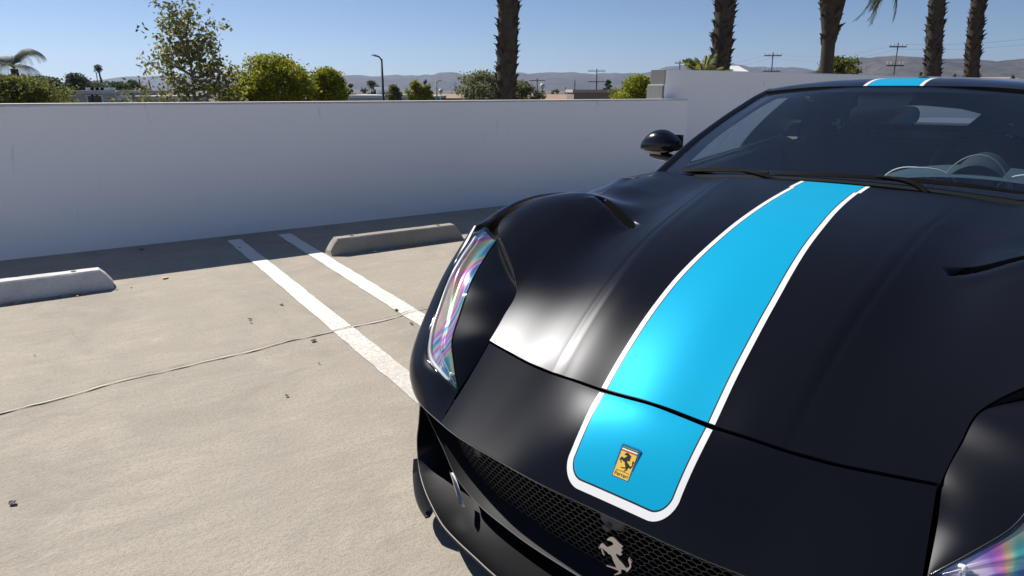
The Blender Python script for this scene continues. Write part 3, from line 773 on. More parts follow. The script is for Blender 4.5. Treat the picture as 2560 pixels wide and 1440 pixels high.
for sg in (1, -1):
    F = np.array([1, sg, 1])
    m = MB(); m.grid(PG(section_surface(FW, 90, 30) * F)); m.build('front_wing', PAINT, car)
    m = MB(); m.grid(PG(section_surface(SD, 60, 26) * F)); m.build('door_side', PAINT, car)
    m = MB(); m.grid(PG(section_surface(RQ, 60, 26) * F)); m.build('rear_quarter', PAINT, car)
    # wing liner so nothing shows through
    m = MB(); m.grid([CA(np.array([(AX + .36 * math.cos(a), sg * v, .345 + .36 * math.sin(a)) for v in (.60, .955)])) for a in np.linspace(-0.2, math.pi + .2, 24)]); m.build('arch_liner', DARK, car)
    m = MB(); m.grid([CA(np.array([(AX2 + .36 * math.cos(a), sg * v, .345 + .36 * math.sin(a)) for v in (.60, .955)])) for a in np.linspace(-0.2, math.pi + .2, 24)]); m.build('arch_liner', DARK, car)
m = MB(); PR = section_surface(RB, 50, 22); m.grid(PG(np.concatenate([PR * np.array([1, -1, 1]), PR[::-1][1:]], 0))); m.build('rear_bumper', PAINT, car)

# dark inner structure under the panels (seen only in the gaps)
m = MB(); rr_ = np.linspace(1.20, 2.58, 40); Gd = []
for r in rr_:
    w = min(float(vb(max(r, 1.303))) - .01, .80); vv = np.linspace(-w, w, 41); z = zh(np.full(41, r), vv, False) - (.045 if r < 1.32 else .075)
    Gd.append([C(r, vv[j], z[j]) for j in range(41)])
m.grid(Gd); m.build('inner_bay', DARK, car)
# seam filler between bonnet, wing and lamps
for sg in (1, -1):
    a = np.array([(r, float(vb(r)) - .004, float(zh(r, vb(r), False)) - .014) for r in np.linspace(1.62, 2.58, 60)])
    b = a + np.array([0, .016, 0.002]); MB().grid([CA(a * np.array([1, sg, 1])), CA(b * np.array([1, sg, 1]))]).build('seam_seal', DARK, car)

# ---- grille: mesh, lower frame, shadowed box, sensors
LV = [0, .30, .44, .535, .586, .66, .70]; LZ = [.155, .163, .18, .215, .25, .305, .335]; LR = [1.066, 1.088, 1.107, 1.127, 1.145, 1.165, 1.175]
lowz = lambda v: hermite(LV, LZ, abs(v)); lowr = lambda v: hermite(LV, LR, abs(v)); 
lipr = lambda v: hermite([0, .143, .222, .304, .415, .4965, .563, .68, .75], [1.056, 1.056, 1.059, 1.067, 1.079, 1.092, 1.110, 1.148, 1.185], abs(v))
def mesh_pt(v, z):
    top = float(lipr(v)) + .045; bot = float(lowr(v)) + .055; zl = float(lowz(v)); t = min(1, max(0, (z - zl) / max(.36 - zl, .02)))
    return (bot * (1 - t) + top * t, v, z)
gm = MB(); cw, ch = .0215, .0165
edges = set(); vid = {}
def key(p): return (round(p[0], 4), round(p[1], 4))
for i in range(-34, 35):
    for j in range(0, 18):
        cx = i * cw; cy = .148 + j * ch * 0.75 * 1.0 + 0.0
        cx += (cw / 2 if j % 2 else 0)
        hexa = [(cx, cy + ch / 2), (cx + cw / 2, cy + ch / 4), (cx + cw / 2, cy - ch / 4), (cx, cy - ch / 2), (cx - cw / 2, cy - ch / 4), (cx - cw / 2, cy + ch / 4)]
        for k in range(6):
            a, b = key(hexa[k]), key(hexa[(k + 1) % 6]); edges.add((min(a, b), max(a, b)))
for a, b in sorted(edges):
    mv = (a[0] + b[0]) / 2; mz = (a[1] + b[1]) / 2
    if abs(mv) > .69 or mz > .362 or mz < float(lowz(mv)) + .020: continue
    p, q = mesh_pt(*a), mesh_pt(*b); P, Q = Vector(C(*p)), Vector(C(*q)); d = (Q - P); L = d.length
    if L < 1e-5: continue
    d.normalize(); fwd = Vector((0, -1, 0)); s = d.cross(fwd).normalized() * 0.00105
    dep = Vector((0, .010, 0))
    b0 = len(gm.v)
    gm.add([P - s, P + s, Q + s, Q - s, P - s + dep, P + s + dep, Q + s + dep, Q - s + dep], [(0, 1, 2, 3), (0, 3, 7, 4), (1, 5, 6, 2)])
gm.build('grille_mesh', simple('mesh_plastic', (0.035, 0.033, 0.030), 0.5), car, smooth=False, norm=False)
vv = np.linspace(-.72, .72, 81)
m = MB(); m.grid([[C(float(lipr(v)) + .015, v, .352), C(float(lipr(v)) + .10, v, .345), C(float(lowr(v)) + .16, v, .30), C(float(lowr(v)) + .16, v, .14), C(float(lowr(v)) + .08, v, .12)] for v in vv]); m.build('grille_shroud', DARK, car)
m = MB(); m.grid([[C(float(lowr(v)) + .060, v, float(lowz(v)) + .022), C(float(lowr(v)) + .02, v, float(lowz(v)) + .006), C(float(lowr(v)), v, float(lowz(v))), C(float(lowr(v)) + .006, v, float(lowz(v)) - .006), C(float(lowr(v)) + .045, v, max(.118, float(lowz(v)) - .05)), C(float(lowr(v)) + .10, v, max(.112, float(lowz(v)) - .09))] for v in vv])
m.build('grille_frame', PLASTIC, car, angle=40)
m = MB(); m.tube([C(float(lowr(v)) - .0005, v, float(lowz(v))) for v in vv], 0.0014, 6); m.build('frame_highlight', simple('frame_highlight_grey', (0.10, 0.10, 0.105), 0.4), car)  # paler grey tube paints the highlight along the lower frame edge
for sg in (1, -1):
    s = MB(); p = mesh_pt(.43, .328); M_ = Matrix.Translation(C(p[0] - .018, sg * .425, p[2])) @ Matrix.Rotation(R(90), 4, 'X') @ Matrix.Rotation(R(-14 * sg), 4, 'Y')
    s.lathe([(.000, .006), (.0085, .006), (.0090, .004), (.0105, .004), (.0110, .007), (.0130, .007), (.0135, .003), (.0135, -.02)], 24, M_); s.build('parking_sensor', simple('sensor_grey', (0.05, 0.05, 0.052), 0.45), car)
cm = MB(); Gd = []
for k, (z, w, d0) in enumerate([(.362, .034, .012), (.345, .033, .006), (.328, .030, .006), (.318, .024, .012), (.314, .012, .020)]):
    Gd.append([C(1.056 + d0 + .020 + .03 * abs(math.cos(a)) ** 2 * 0 - .012 * math.sin(a), w * math.cos(a), z) for a in np.linspace(0, math.pi, 12)])
cm.grid(Gd); cm.lathe([(0, .002), (.006, .002), (.0075, .003), (.0085, 0)], 16, Matrix.Translation(C(1.0625, .004, .326)) @ Matrix.Rotation(R(110), 4, 'X')); cm.build('nose_camera', simple('camera_pod', (0.06, 0.06, 0.07), 0.5), car)

HORSE = [[-0.0225,0.037],[-0.0138,0.0465],[-0.0072,0.0487],[0.0002,0.0463],[0.0077,0.0427],[0.019,0.0386],[0.0145,0.0312],[0.0194,0.03],[0.0149,0.0227],[0.0201,0.0184],[0.0136,0.0132],[0.0068,0.0147],[0.0037,0.0103],[0.0123,0.0037],[0.0211,-0.0005],[0.0287,-0.0053],[0.0325,-0.0081],[0.0395,-0.0028],[0.0402,0.0032],[0.035,0.0131],[0.037,0.0204],[0.0394,0.0214],[0.038,0.0146],[0.0432,0.0198],[0.0405,0.0122],[0.0446,0.0156],[0.0428,0.0084],[0.0441,-0.001],[0.0388,-0.0125],[0.0336,-0.018],[0.0326,-0.0139],[0.022,-0.0166],[0.0213,-0.0217],[0.0225,-0.0263],[0.0155,-0.0325],[0.0073,-0.0392],[0.0063,-0.0373],[0.0153,-0.0276],[0.016,-0.0234],[0.0102,-0.024],[-0.002,-0.0253],[-0.0159,-0.0275],[-0.0154,-0.0245],[-0.0022,-0.0214],[0.0087,-0.0192],[0.0062,-0.0133],[0.0001,-0.0076],[-0.0046,0.0012],[-0.0085,0.0048],[-0.0145,0.0035],[-0.0171,0.0059],[-0.0258,0.0087],[-0.0318,0.0106],[-0.0279,0.0028],[-0.0232,-0.0035],[-0.0256,-0.006],[-0.0318,0.0018],[-0.035,0.0101],[-0.039,0.0043],[-0.0403,0.0064],[-0.0361,0.0186],[-0.0315,0.0229],[-0.025,0.0206],[-0.0188,0.0186],[-0.0108,0.0253],[-0.0051,0.031],[-0.0065,0.0353],[-0.0127,0.0368],[-0.0199,0.0343]]
def basis(o, x, y):
    x = Vector(x).normalized(); y = (Vector(y) - x * Vector(y).dot(x)).normalized(); z = x.cross(y)
    return Matrix(((x.x, y.x, z.x, o[0]), (x.y, y.y, z.y, o[1]), (x.z, y.z, z.z, o[2]), (0, 0, 0, 1)))
he = MB(); he.prism(HORSE, .004, basis(C(1.098, 0, .23), (1, 0, 0), (0, .12, 1))); he.build('horse_emblem', SILVER, car, smooth=False)

# nose badge: recess frame, yellow shield, tricolour bar, horse and name
bc = Vector(C(1.124, 0, .456)); up = (Vector(C(1.147, 0, .484)) - Vector(C(1.10, 0, .422))).normalized()
def badge_m(off): 
    Mx = basis((0, 0, 0), (1, 0, 0), up); nz = Mx @ Vector((0, 0, 1)); return basis(bc + nz * off, (1, 0, 0), up)
def rrect(w, h, r, n=5):
    P = []
    for cx, cy, a0 in ((w - r, h - r, 0), (-w + r, h - r, 90), (-w + r, -h + r, 180), (w - r, -h + r, 270)):
        for k in range(n + 1): a = R(a0 + 90 * k / n); P.append((cx + r * math.cos(a), cy + r * math.sin(a)))
    return P
bd = empty('nose_badge'); bd.parent = car
MB().prism(rrect(.0235, .0385, .004), .0014, badge_m(.0004)).build('badge_recess', simple('badge_recess_blue', (0.004, 0.16, 0.36), 0.35), bd, smooth=False)
MB().prism(rrect(.0210, .0350, .003), .0014, badge_m(.0010)).build('badge_frame', CHROME, bd, smooth=False)
MB().prism(rrect(.0188, .0328, .002), .0014, badge_m(.0014)).build('badge_field', simple('yellow_enamel', (0.80, 0.52, 0.07), 0.25, coat=1.0), bd, smooth=False)
for k, (c, y0) in enumerate([((0.02, 0.18, 0.06), .0295), ((0.85, 0.85, 0.85), .0265), ((0.45, 0.03, 0.03), .0238)]):
    MB().prism([(-.0186, y0), (.0186, y0), (.0186, y0 + .0027), (-.0186, y0 + .0027)], .0006, badge_m(.0026)).build('badge_bar', simple('enamel_bar', c, 0.3), bd, smooth=False)
MB().prism([(x * .40, y * .46 + .0005) for x, y in HORSE], .0008, badge_m(.0026)).build('badge_horse', VBLACK, bd, smooth=False)
tc = bpy.data.curves.new('badge_text', 'FONT'); tc.body = 'Ferrari'; tc.size = .0118; tc.align_x = 'CENTER'; tc.extrude = .0003
to = bpy.data.objects.new('tmp_text', tc); COL.objects.link(to); bpy.context.view_layer.update()
tme = bpy.data.meshes.new_from_object(to.evaluated_get(bpy.context.evaluated_depsgraph_get())); bpy.data.objects.remove(to)
tme.transform(badge_m(.0029) @ Matrix.Translation((0, -.0295, 0))); tme.name = 'badge_lettering'; tme.materials.clear()
obj('badge_lettering', tme, VBLACK, bd)
MB().prism([(-.0165, -.0190), (.0165, -.0190), (.0165, -.0182), (-.0165, -.0182)], .0006, badge_m(.0026)).build('badge_rule', VBLACK, bd, smooth=False)

# ---- splitter sweeping up into the corner pillars, side ducts, vanes and winglets
SP = [[(.968, 0, .106), (1.03, 0, .100), (1.13, 0, .112)],
      [(.978, .15, .106), (1.03, .15, .100), (1.135, .15, .113)],
      [(.992, .267, .107), (1.04, .267, .101), (1.145, .26, .116)],
      [(1.008, .350, .108), (1.055, .350, .102), (1.155, .34, .122)],
      [(1.025, .433, .109), (1.075, .425, .104), (1.175, .41, .130)],
      [(1.043, .496, .110), (1.105, .480, .110), (1.20, .465, .138)],
      [(1.078, .572, .112), (1.140, .545, .120), (1.24, .52, .148)],
      [(1.120, .651, .116), (1.185, .615, .130), (1.29, .575, .166)],
      [(1.160, .715, .130), (1.225, .675, .148), (1.33, .64, .192)],
      [(1.183, .747, .160), (1.240, .715, .185), (1.37, .68, .220)],
      [(1.176, .738, .225), (1.240, .722, .240), (1.37, .69, .260)],
      [(1.162, .712, .290), (1.230, .712, .300), (1.36, .70, .310)],
      [(1.152, .692, .356), (1.220, .705, .356), (1.35, .71, .356)]]
PS = section_surface(SP, 130, 20)
full = np.concatenate([PS[::-1] * np.array([1, -1, 1]), PS[1:]], 0)
m = MB(); m.grid(PG(full)); E_ = full[:, 0]; m.grid([CA(E_), CA(E_ + np.array([.0, 0, -.010])), CA(E_ + np.array([.03, 0, -.014]))]); spl = m.build('front_splitter', simple('satin_splitter', (0.007, 0.007, 0.009), 0.40, spec=0.22), car, angle=60)
m = MB(); m.tube(CA(E_[::2] + np.array([0, 0, -.001])), 0.0018, 6); m.build('splitter_edge', simple('splitter_edge_grey', (0.22, 0.20, 0.17), 0.4), spl)
LS = [[(1.05, 0, .094), (1.3, 0, .085), (2.2, 0, .08)], [(1.12, .5, .10), (1.4, .5, .085), (2.2, .5, .08)], [(1.20, .72, .13), (1.5, .80, .10), (2.2, .86, .09)]]
m = MB(); PU = section_surface(LS, 20, 8); m.grid(PG(np.concatenate([PU[::-1] * np.array([1, -1, 1]), PU[1:]], 0))); m.build('underbody', DARK, car)
for sg in (1, -1):
    F = np.array([1, sg, 1])
    # outer corner below the lip, back to the wheel arch
    CR = [[(1.155, .697, .352), (1.19, .742, .25), (1.190, .752, .165)], [(1.25, .815, .352), (1.27, .825, .25), (1.27, .825, .12)], [(1.40, .905, .352), (1.41, .905, .24), (1.41, .895, .12)], [(1.63, .958, .352), (1.63, .958, .24), (1.63, .945, .13)]]
    MB().grid(PG(section_surface(CR, 40, 12) * F)).build('bumper_corner', PAINT, car)
    dk = MB(); dk.grid(PG(ruled([(1.20, .56, .34), (1.22, .56, .25), (1.26, .55, .16)], [(1.34, .72, .34), (1.36, .72, .25), (1.36, .70, .17)], 10, 8) * F)); dk.build('duct_back', DARK, car)
    # vane in the duct mouth, coloured white for the sunlight on its edge
    VA = [(1.118, .545, .222), (1.106, .519, .208), (1.092, .492, .190), (1.080, .466, .166)]
    VBk = [(1.124, .551, .214), (1.112, .526, .198), (1.098, .499, .180), (1.084, .470, .162)]
    a = curve3(VA, 16); b = curve3(VBk, 16); Gd = [CA(a * F), CA((b + np.array([0, 0, .003])) * F), CA((b + np.array([.010, .002, -.012])) * F), CA((a + np.array([.014, -.004, -.012])) * F)]
    MB().grid(Gd).build('duct_vane', simple('sunlit_white_vane', (0.88, 0.88, 0.87), 0.35), car, angle=40)
    # winglet on the corner
    WU = curve3([(1.192, .757, .142), (1.160, .717, .122), (1.118, .648, .110), (1.084, .584, .100)], 20); WL = curve3([(1.198, .775, .120), (1.150, .735, .085), (1.098, .655, .062), (1.077, .603, .060)], 20)
    t_ = np.array([.012, -.006, 0]); m = MB(); G1 = [CA(WU * F), CA((WU * .5 + WL * .5 + np.array([-.004, .012, 0])) * F), CA(WL * F), CA((WL + t_) * F), CA((WU + t_) * F)]
    m.grid(G1); m.build('corner_winglet', PAINT, car, angle=50)

# ---- windscreen, roof, pillars, glass
PIL = [(2.565, .742, .893), (2.70, .716, .968), (2.80, .695, 1.022), (2.926, .664, 1.083), (3.03, .638, 1.130), (3.115, .615, 1.166), (3.20, .594, 1.200), (3.257, .580, 1.219), (3.33, .572, 1.236)]
pil = curve3(PIL, 60)
def wscreen(n, m, inset=0.030, drop=0.0):
    a = pil[: 57]; idx = np.linspace(0, 1, n); side = curve3(a, n); side[:, 1] -= inset; side[:, 2] -= .006
    cen_r = 2.60 + (3.125 - 2.60) * idx; cen_z = 0.925 + (1.246 - .925) * (idx * 1.10 - .10 * idx ** 2)
    P = np.zeros((n, m, 3))
    for j in range(m):
        t = j / (m - 1) * 2 - 1; k = abs(t) ** 2.2
        P[:, j, 1] = t * side[:, 1]; P[:, j, 0] = cen_r * (1 - k) + side[:, 0] * k; P[:, j, 2] = cen_z * (1 - k) + side[:, 2] * k - drop
    return P
WS = wscreen(40, 61)
ws = MB().grid(PG(WS)).build('windscreen', WSHIELD, car)
# printed black border of the screen, just inside it
WSI = wscreen(40, 61, drop=0.004)
fr = MB(); fr.grid(PG(WSI[:, :4])); fr.grid(PG(WSI[:, -4:])); fr.grid(PG(WSI[:3, 2:-2])); fr.grid(PG(WSI[-3:, 2:-2])); fr.build('screen_border', GLOSSB, ws)
for sg in (1, -1):
    F = np.array([1, sg, 1]); inn2 = pil.copy(); inn2[:, 1] -= .034; inn2[:, 2] -= .004
    mid = pil.copy(); mid[:, 1] -= .012; mid[:, 2] += .004
    out = pil.copy(); out[:, 1] += .012; out[:, 2] -= .018; out2 = pil.copy(); out2[:, 1] += .005; out2[:, 2] -= .05; bk = pil.copy(); bk[:, 1] -= .045; bk[:, 2] -= .045
    m = MB(); m.grid([CA(x * F) for x in (inn2, mid, pil, out, out2, bk, inn2)]); m.build('windscreen_pillar', PAINT, car, angle=60)

# roof skin
def roof_edge(r): return hermite([3.2, 3.33, 3.6, 4.0, 4.4, 5.0], [.585, .572, .570, .560, .535, .46], r)
def roof_cz(r): return hermite([3.12, 3.2, 3.3, 3.45, 3.7, 4.0, 4.3, 4.6, 5.0, 5.3], [1.2465, 1.264, 1.276, 1.283, 1.283, 1.270, 1.243, 1.19, 1.085, .995], r)
def roof_ez(r): return hermite([3.2, 3.257, 3.33, 3.45, 3.7, 4.0, 4.3, 4.6, 5.0, 5.3], [1.200, 1.219, 1.234, 1.243, 1.240, 1.222, 1.190, 1.135, 1.03, .96], r)
def roof_pts(r0, r1, n, m):
    P = np.zeros((n, m, 3))
    for i in range(n):
        for j in range(m):
            t = j / (m - 1) * 2 - 1; k = abs(t) ** 2.2; s = i / (n - 1)
            rs = r0 * (1 - k) + (r0 + (.15 if r0 < 3.2 else 0)) * k
            r = rs + (r1 - rs) * s; P[i, j] = (r, t * float(roof_edge(r)), 0)
            c_ = float(roof_cz(r)); e_ = float(roof_ez(r)); q = abs(t) ** 2.6; P[i, j, 2] = c_ * (1 - q) + e_ * q
    return P
def roof_z(r, v):
    out = np.zeros_like(r)
    for idx in np.ndindex(r.shape):
        t = abs(v[idx]) / float(roof_edge(r[idx])); q = t ** 2.6; out[idx] = float(roof_cz(r[idx])) * (1 - q) + float(roof_ez(r[idx])) * q
    return out
RP = roof_pts(3.13, 4.22, 40, 61); rf_g = PG(RP)
m = MB(); m.grid(rf_g); add_rim(m, rf_g, .02, .004); roof = m.build('roof', PAINT, car, angle=50)
rs_ = lambda v: 3.133 + .01 * abs(v)
MB().grid(strip(None, 3.134, 4.21, lambda r: -.092, lambda r: .092, 30, 12, .0011, roof_z)).build('stripe_field', BLUE, roof)
for sg in (-1, 1):
    MB().grid(strip(None, 3.134, 4.21, lambda r: sg * .092, lambda r: sg * .0945, 30, 1, .0010, roof_z)).build('pin_line', VBLACK, roof)
    MB().grid(strip(None, 3.134, 4.21, lambda r: sg * .0945, lambda r: sg * .1085, 30, 2, .0011, roof_z)).build('stripe_edge', VWHITE, roof)
# shark-fin aerial on the roof
m = MB(); Gd = []
for t in np.linspace(0, 1, 9):
    h = .020 * math.sin(math.pi * min(1, .15 + t * .9)) ** .7; Gd.append([C(3.75 + .12 * t, .022 * math.sin(a) * (1 - .3 * t), 1.28 + h * max(0, math.cos(a * .5)) ** .6 - .002) for a in np.linspace(-math.pi, math.pi, 13)])
m.grid(Gd); m.build('roof_aerial', GLOSSB, roof)
# rear window, tail deck, roof rails and side glass
RW = roof_pts(4.24, 5.05, 20, 41); MB().grid(PG(RW)).build('rear_window', SGLASS, car)
def belt(r): return hermite([2.60, 2.9, 3.3, 3.8, 4.3, 4.6, 5.0, 5.4], [.752, .757, .767, .777, .795, .782, .745, .68], r)
def beltz(r): return hermite([2.60, 2.9, 3.3, 3.8, 4.3, 4.6, 5.0, 5.4], [.894, .906, .926, .946, .968, .966, .945, .90], r)
for sg in (1, -1):
    F = np.array([1, sg, 1])
    rail = [C(r, sg * float(roof_edge(r)), float(roof_ez(r))) for r in np.linspace(3.30, 5.05, 40)]
    m = MB(); m.grid([[C(r, sg * (float(roof_edge(r)) - .006), float(roof_ez(r)) + .001), C(r, sg * (float(roof_edge(r)) + .020), float(roof_ez(r)) - .014), C(r, sg * (float(roof_edge(r)) + .026), float(roof_ez(r)) - .045), C(r, sg * (float(roof_edge(r)) - .02), float(roof_ez(r)) - .05)] for r in np.linspace(3.30, 5.05, 40)]); m.build('roof_rail', PAINT, car)
    # door glass between belt, pillar and rail
    Gd = []
    for i in range(31):
        s = i / 30; rb_ = 2.72 + (3.58 - 2.72) * s
        # top edge follows the pillar then the rail
        rt = 2.78 + (3.70 - 2.78) * s
        if rt < 3.33: k = np.interp(rt, pil[:, 0], range(60)); tp = np.array([np.interp(k, range(60), pil[:, c]) for c in range(3)]) + np.array([0, .004, -.035])
        else: tp = np.array([rt, float(roof_edge(rt)) + .016, float(roof_ez(rt)) - .04])
        bt = np.array([rb_, float(belt(rb_)) + .012, float(beltz(rb_)) - .004])
        Gd.append([C(*(np.array([1, sg, 1]) * (bt * (1 - t) + tp * t + np.array([0, .014 * 4 * t * (1 - t), 0])))) for t in np.linspace(0, 1, 9)])
    MB().grid(Gd).build('door_glass', SGLASS, car)
    # sail panel behind the door glass up to the rail
    Gd = []
    for s in np.linspace(0, 1, 20):
        r = 3.585 + (5.05 - 3.585) * s; rt = 3.705 + (5.05 - 3.705) * s
        tp = np.array([rt, float(roof_edge(rt)) + .018, float(roof_ez(rt)) - .04]); bt = np.array([r + .1 * s, float(belt(r)) + .01, float(beltz(r)) - .002])
        Gd.append([C(*(np.array([1, sg, 1]) * (bt * (1 - t) + tp * t + np.array([0, .02 * 4 * t * (1 - t), 0])))) for t in np.linspace(0, 1, 7)])
    MB().grid(Gd).build('sail_panel', PAINT, car)
    # belt ledge closing the body side to the glass, and cowl side
    MB().grid([[C(r, sg * (float(belt(r)) + .022), float(beltz(r)) - .006), C(r, sg * (float(belt(r)) - .03), float(beltz(r)) - .004)] for r in np.linspace(2.40, 5.2, 50)]).build('belt_trim', PLASTIC, car)
    # door card inside
    MB().grid([[C(r, sg * (float(belt(r)) - .02), float(beltz(r)) - .006), C(r, sg * (float(belt(r)) - .075), float(beltz(r)) - .03), C(r, sg * (float(belt(r)) - .10), float(beltz(r)) - .12), C(r, sg * (float(belt(r)) - .05), .35)] for r in np.linspace(2.70, 4.3, 30)]).build('door_card', DASH, car)
m = MB(); m.grid([[C(r, t * float(belt(r)), float(beltz(r)) + .03 * (1 - t * t)) for t in np.linspace(-1, 1, 21)] for r in np.linspace(5.0, 5.40, 10)]); m.grid([[C(5.40 + .29 * s, t * (float(belt(5.4)) - .3 * s * s), .90 - .02 * s + .03 * (1 - t * t) * (1 - s)) for t in np.linspace(-1, 1, 21)] for s in np.linspace(0, 1, 8)]); m.build('boot_lid', PAINT, car)

# cowl tray and wipers
m = MB(); Gd = []
for v in np.linspace(-.74, .74, 41):
    b = float(hood_back(v)); k = (abs(v) / .74) ** 2.2; wr = 2.60 * (1 - k) + 2.60 * k; zb = float(zh(np.array([b]), np.array([v]), False)[0])
    Gd.append([C(b - .02, v, zb - .022), C(b + .02, v, zb - .035), C(max(wr, b + .03), v, zb - .030), C(max(wr, b + .03) + .06, v, zb + .005)])
m.grid(Gd); m.build('cowl_tray', TEXPL, car)
def ws_pt(v, h, off=0.012):
    """point on the windscreen at lateral v and height fraction h"""
    i = h * (WS.shape[0] - 1); j = (v / WS[int(i), -1, 1] + 1) / 2 * (WS.shape[1] - 1); p = WS[int(round(i)), int(round(np.clip(j, 0, WS.shape[1] - 1)))]
    return np.array([p[0] - off * .5, v, p[2] + off])
WIPE = simple('wiper_rubber', (0.004, 0.004, 0.004), 0.75, spec=0.15)
def wiper(pts, arm, name='wiper'):
    w = empty(name); w.parent = car
    pp = curve3(pts, 24); m = MB(); Gd = []
    for i, p in enumerate(pp):
        t = i / 23; hgt = .010 * (math.sin(math.pi * min(1, .08 + t * .9)) ** .5) + .003
        Gd.append([C(p[0] - .010, p[1], p[2]), C(p[0] - .004, p[1], p[2] + hgt), C(p[0] + .008, p[1], p[2] + hgt * .6), C(p[0] + .010, p[1], p[2] - .004)])
    m.grid(Gd); m.build('blade', WIPE, w, angle=50)
    a = MB(); a.tube(CA(curve3(arm, 14)), [.010 - .0055 * i / 13 for i in range(14)], 8); a.build('arm', WIPE, w)
    return w
wiper([(2.60, .640, .903), (2.585, .52, .916), (2.57, .40, .925), (2.56, .26, .931)], [(2.55, .20, .900), (2.555, .30, .924), (2.575, .42, .931), (2.585, .48, .928)])
wiper([(2.545, .235, .930), (2.54, .05, .938), (2.545, -.20, .941), (2.56, -.40, .936), (2.58, -.52, .927)], [(2.51, -.285, .905), (2.525, -.24, .932), (2.535, -.16, .948), (2.545, -.06, .946)])

# ---- door mirrors
for sg in (1, -1):
    mr = empty('door_mirror'); mr.parent = car
    m = MB(); Gd = []
    for s_ in np.linspace(0, 1, 26):                          # sections from the outer end to the inner end
        v = 1.020 - .178 * s_; e = math.sin(math.pi * (.05 + .915 * s_)) ** .45
        zt = 1.020 + .030 * math.sin(math.pi * min(1, .25 + .62 * s_)) ; zb = .938 - .002 * s_; zc = .968 + .012 * s_
        row = []
        for a in np.linspace(0, 2 * math.pi, 33)[:-1]:
            ca_, sa_ = math.cos(a), math.sin(a)
            dz = (zt - zc) * e * abs(sa_) ** .85 if sa_ > 0 else -(zc - zb) * (.35 + .65 * e) * abs(sa_) ** .6
            dr = (-.085 * abs(ca_) ** .75 if ca_ < 0 else .030 * abs(ca_) ** .6) * (.45 + .55 * e)
            row.append(C(2.990 + dr, sg * v, zc + dz))
        Gd.append(row)
    m.grid(Gd, closed=True); n = 32; m.f.append(tuple(range(n))); m.f.append(tuple(len(m.v) - n + k for k in range(n)))
    m.build('mirror_shell', simple('mirror_black', (0.006, 0.006, 0.009), 0.20, spec=0.5), mr, angle=60)
    b = MB(); b.grid([CA(np.array([(2.928, sg * 1.000, .950), (2.908, sg * .96, .946), (2.910, sg * .90, .944)])), CA(np.array([(2.938, sg * 1.000, .941), (2.918, sg * .96, .937), (2.920, sg * .90, .935)]))]); b.build('mirror_trim', simple('mirror_trim_grey', (0.30, 0.29, 0.27), 0.3), mr)
    st = MB(); st.tube(CA(curve3([(2.985, sg * .992, .926), (2.98, sg * .92, .922), (2.96, sg * .84, .910), (2.93, sg * .765, .893)], 12)), [.010, .016, .020, .021, .021, .021, .021, .021, .021, .021, .022, .024], 10); st.build('mirror_stalk', GLOSSB, mr)
    gl_ = MB(); gl_.grid([[C(3.0225, sg * (1.0 - .16 * s), .955 + .07 * t) for t in (0, 1)] for s in np.linspace(0, 1, 5)]); gl_.build('mirror_glass', CHROME, mr)

# ---- cabin
m = MB(); Gd = []
for r, zc, zs in [(2.60, .868, .855), (2.70, .885, .868), (2.85, .892, .872), (3.00, .885, .865), (3.06, .860, .84), (3.08, .70, .70), (3.1, .35, .35)]:
    Gd.append([C(r + .03 * abs(t) ** 2, t * .70, zc * (1 - t * t) + zs * t * t) for t in np.linspace(-1, 1, 31)])
m.grid(Gd); m.build('dashboard', simple('charcoal_dash', (0.016, 0.02, 0.024), 0.75, spec=0.25), car)
# instrument binnacle with stitched hoods in front of the driver
def hump(vc, w, h, r0, r1, z0):
    return [[C(r, vc + w * t, z0 + h * max(0, 1 - t ** 2) ** .6 * (.75 + .25 * s)) for t in np.linspace(-1, 1, 21)] for s, r in [(k / 7, r0 + (r1 - r0) * k / 7) for k in range(8)]]
m = MB(); m.grid(hump(-.37, .34, .085, 2.74, 3.02, .882)); m.build('binnacle', DASH, car)
m = MB(); m.grid(hump(-.37, .10, .125, 2.80, 3.02, .89)); m.build('binnacle', simple('binnacle_face', (0.02, 0.035, 0.045), 0.5), car)
for vc, w in ((-.20, .12), (-.55, .12)):
    p = MB(); p.tube([C(2.79 + .02 * abs(t), vc + w * t, .905 + .060 * max(0, 1 - abs(t) ** 3.0) ** .7) for t in np.linspace(-1, 1, 25)], .0028, 6); p.build('stitching', PIPING, car)
p = MB(); p.tube([C(2.80, -.37 + .102 * t, .893 + .127 * max(0, 1 - t * t) ** .6) for t in np.linspace(-1, 1, 25)], .002, 6); p.build('stitching', simple('bronze_trim', (0.30, 0.27, 0.22), 0.5), car)
sw = empty('steering_wheel'); sw.parent = car
Msw = Matrix.Translation(C(3.14, -.37, .93)) @ Matrix.Rotation(R(68), 4, 'X')
t = MB(); t.tube([tuple(Msw @ Vector((.180 * math.cos(a), .175 * math.sin(a) if math.sin(a) > -.8 else -.14, 0))) for a in np.linspace(0, 2 * math.pi, 41)], .016, 10, cap=False); t.build('rim', CABIN, sw)
t = MB(); t.lathe([(0, .03), (.05, .03), (.07, .015), (.07, -.02)], 24, Msw)
for a in (R(0), R(180), R(270)):
    t.tube([tuple(Msw @ Vector((.05 * math.cos(a), .05 * math.sin(a), 0))), tuple(Msw @ Vector((.165 * math.cos(a), .14 * math.sin(a) if a > 4 else .165 * math.sin(a), 0)))], .014, 8)
t.build('hub', CABIN, sw)
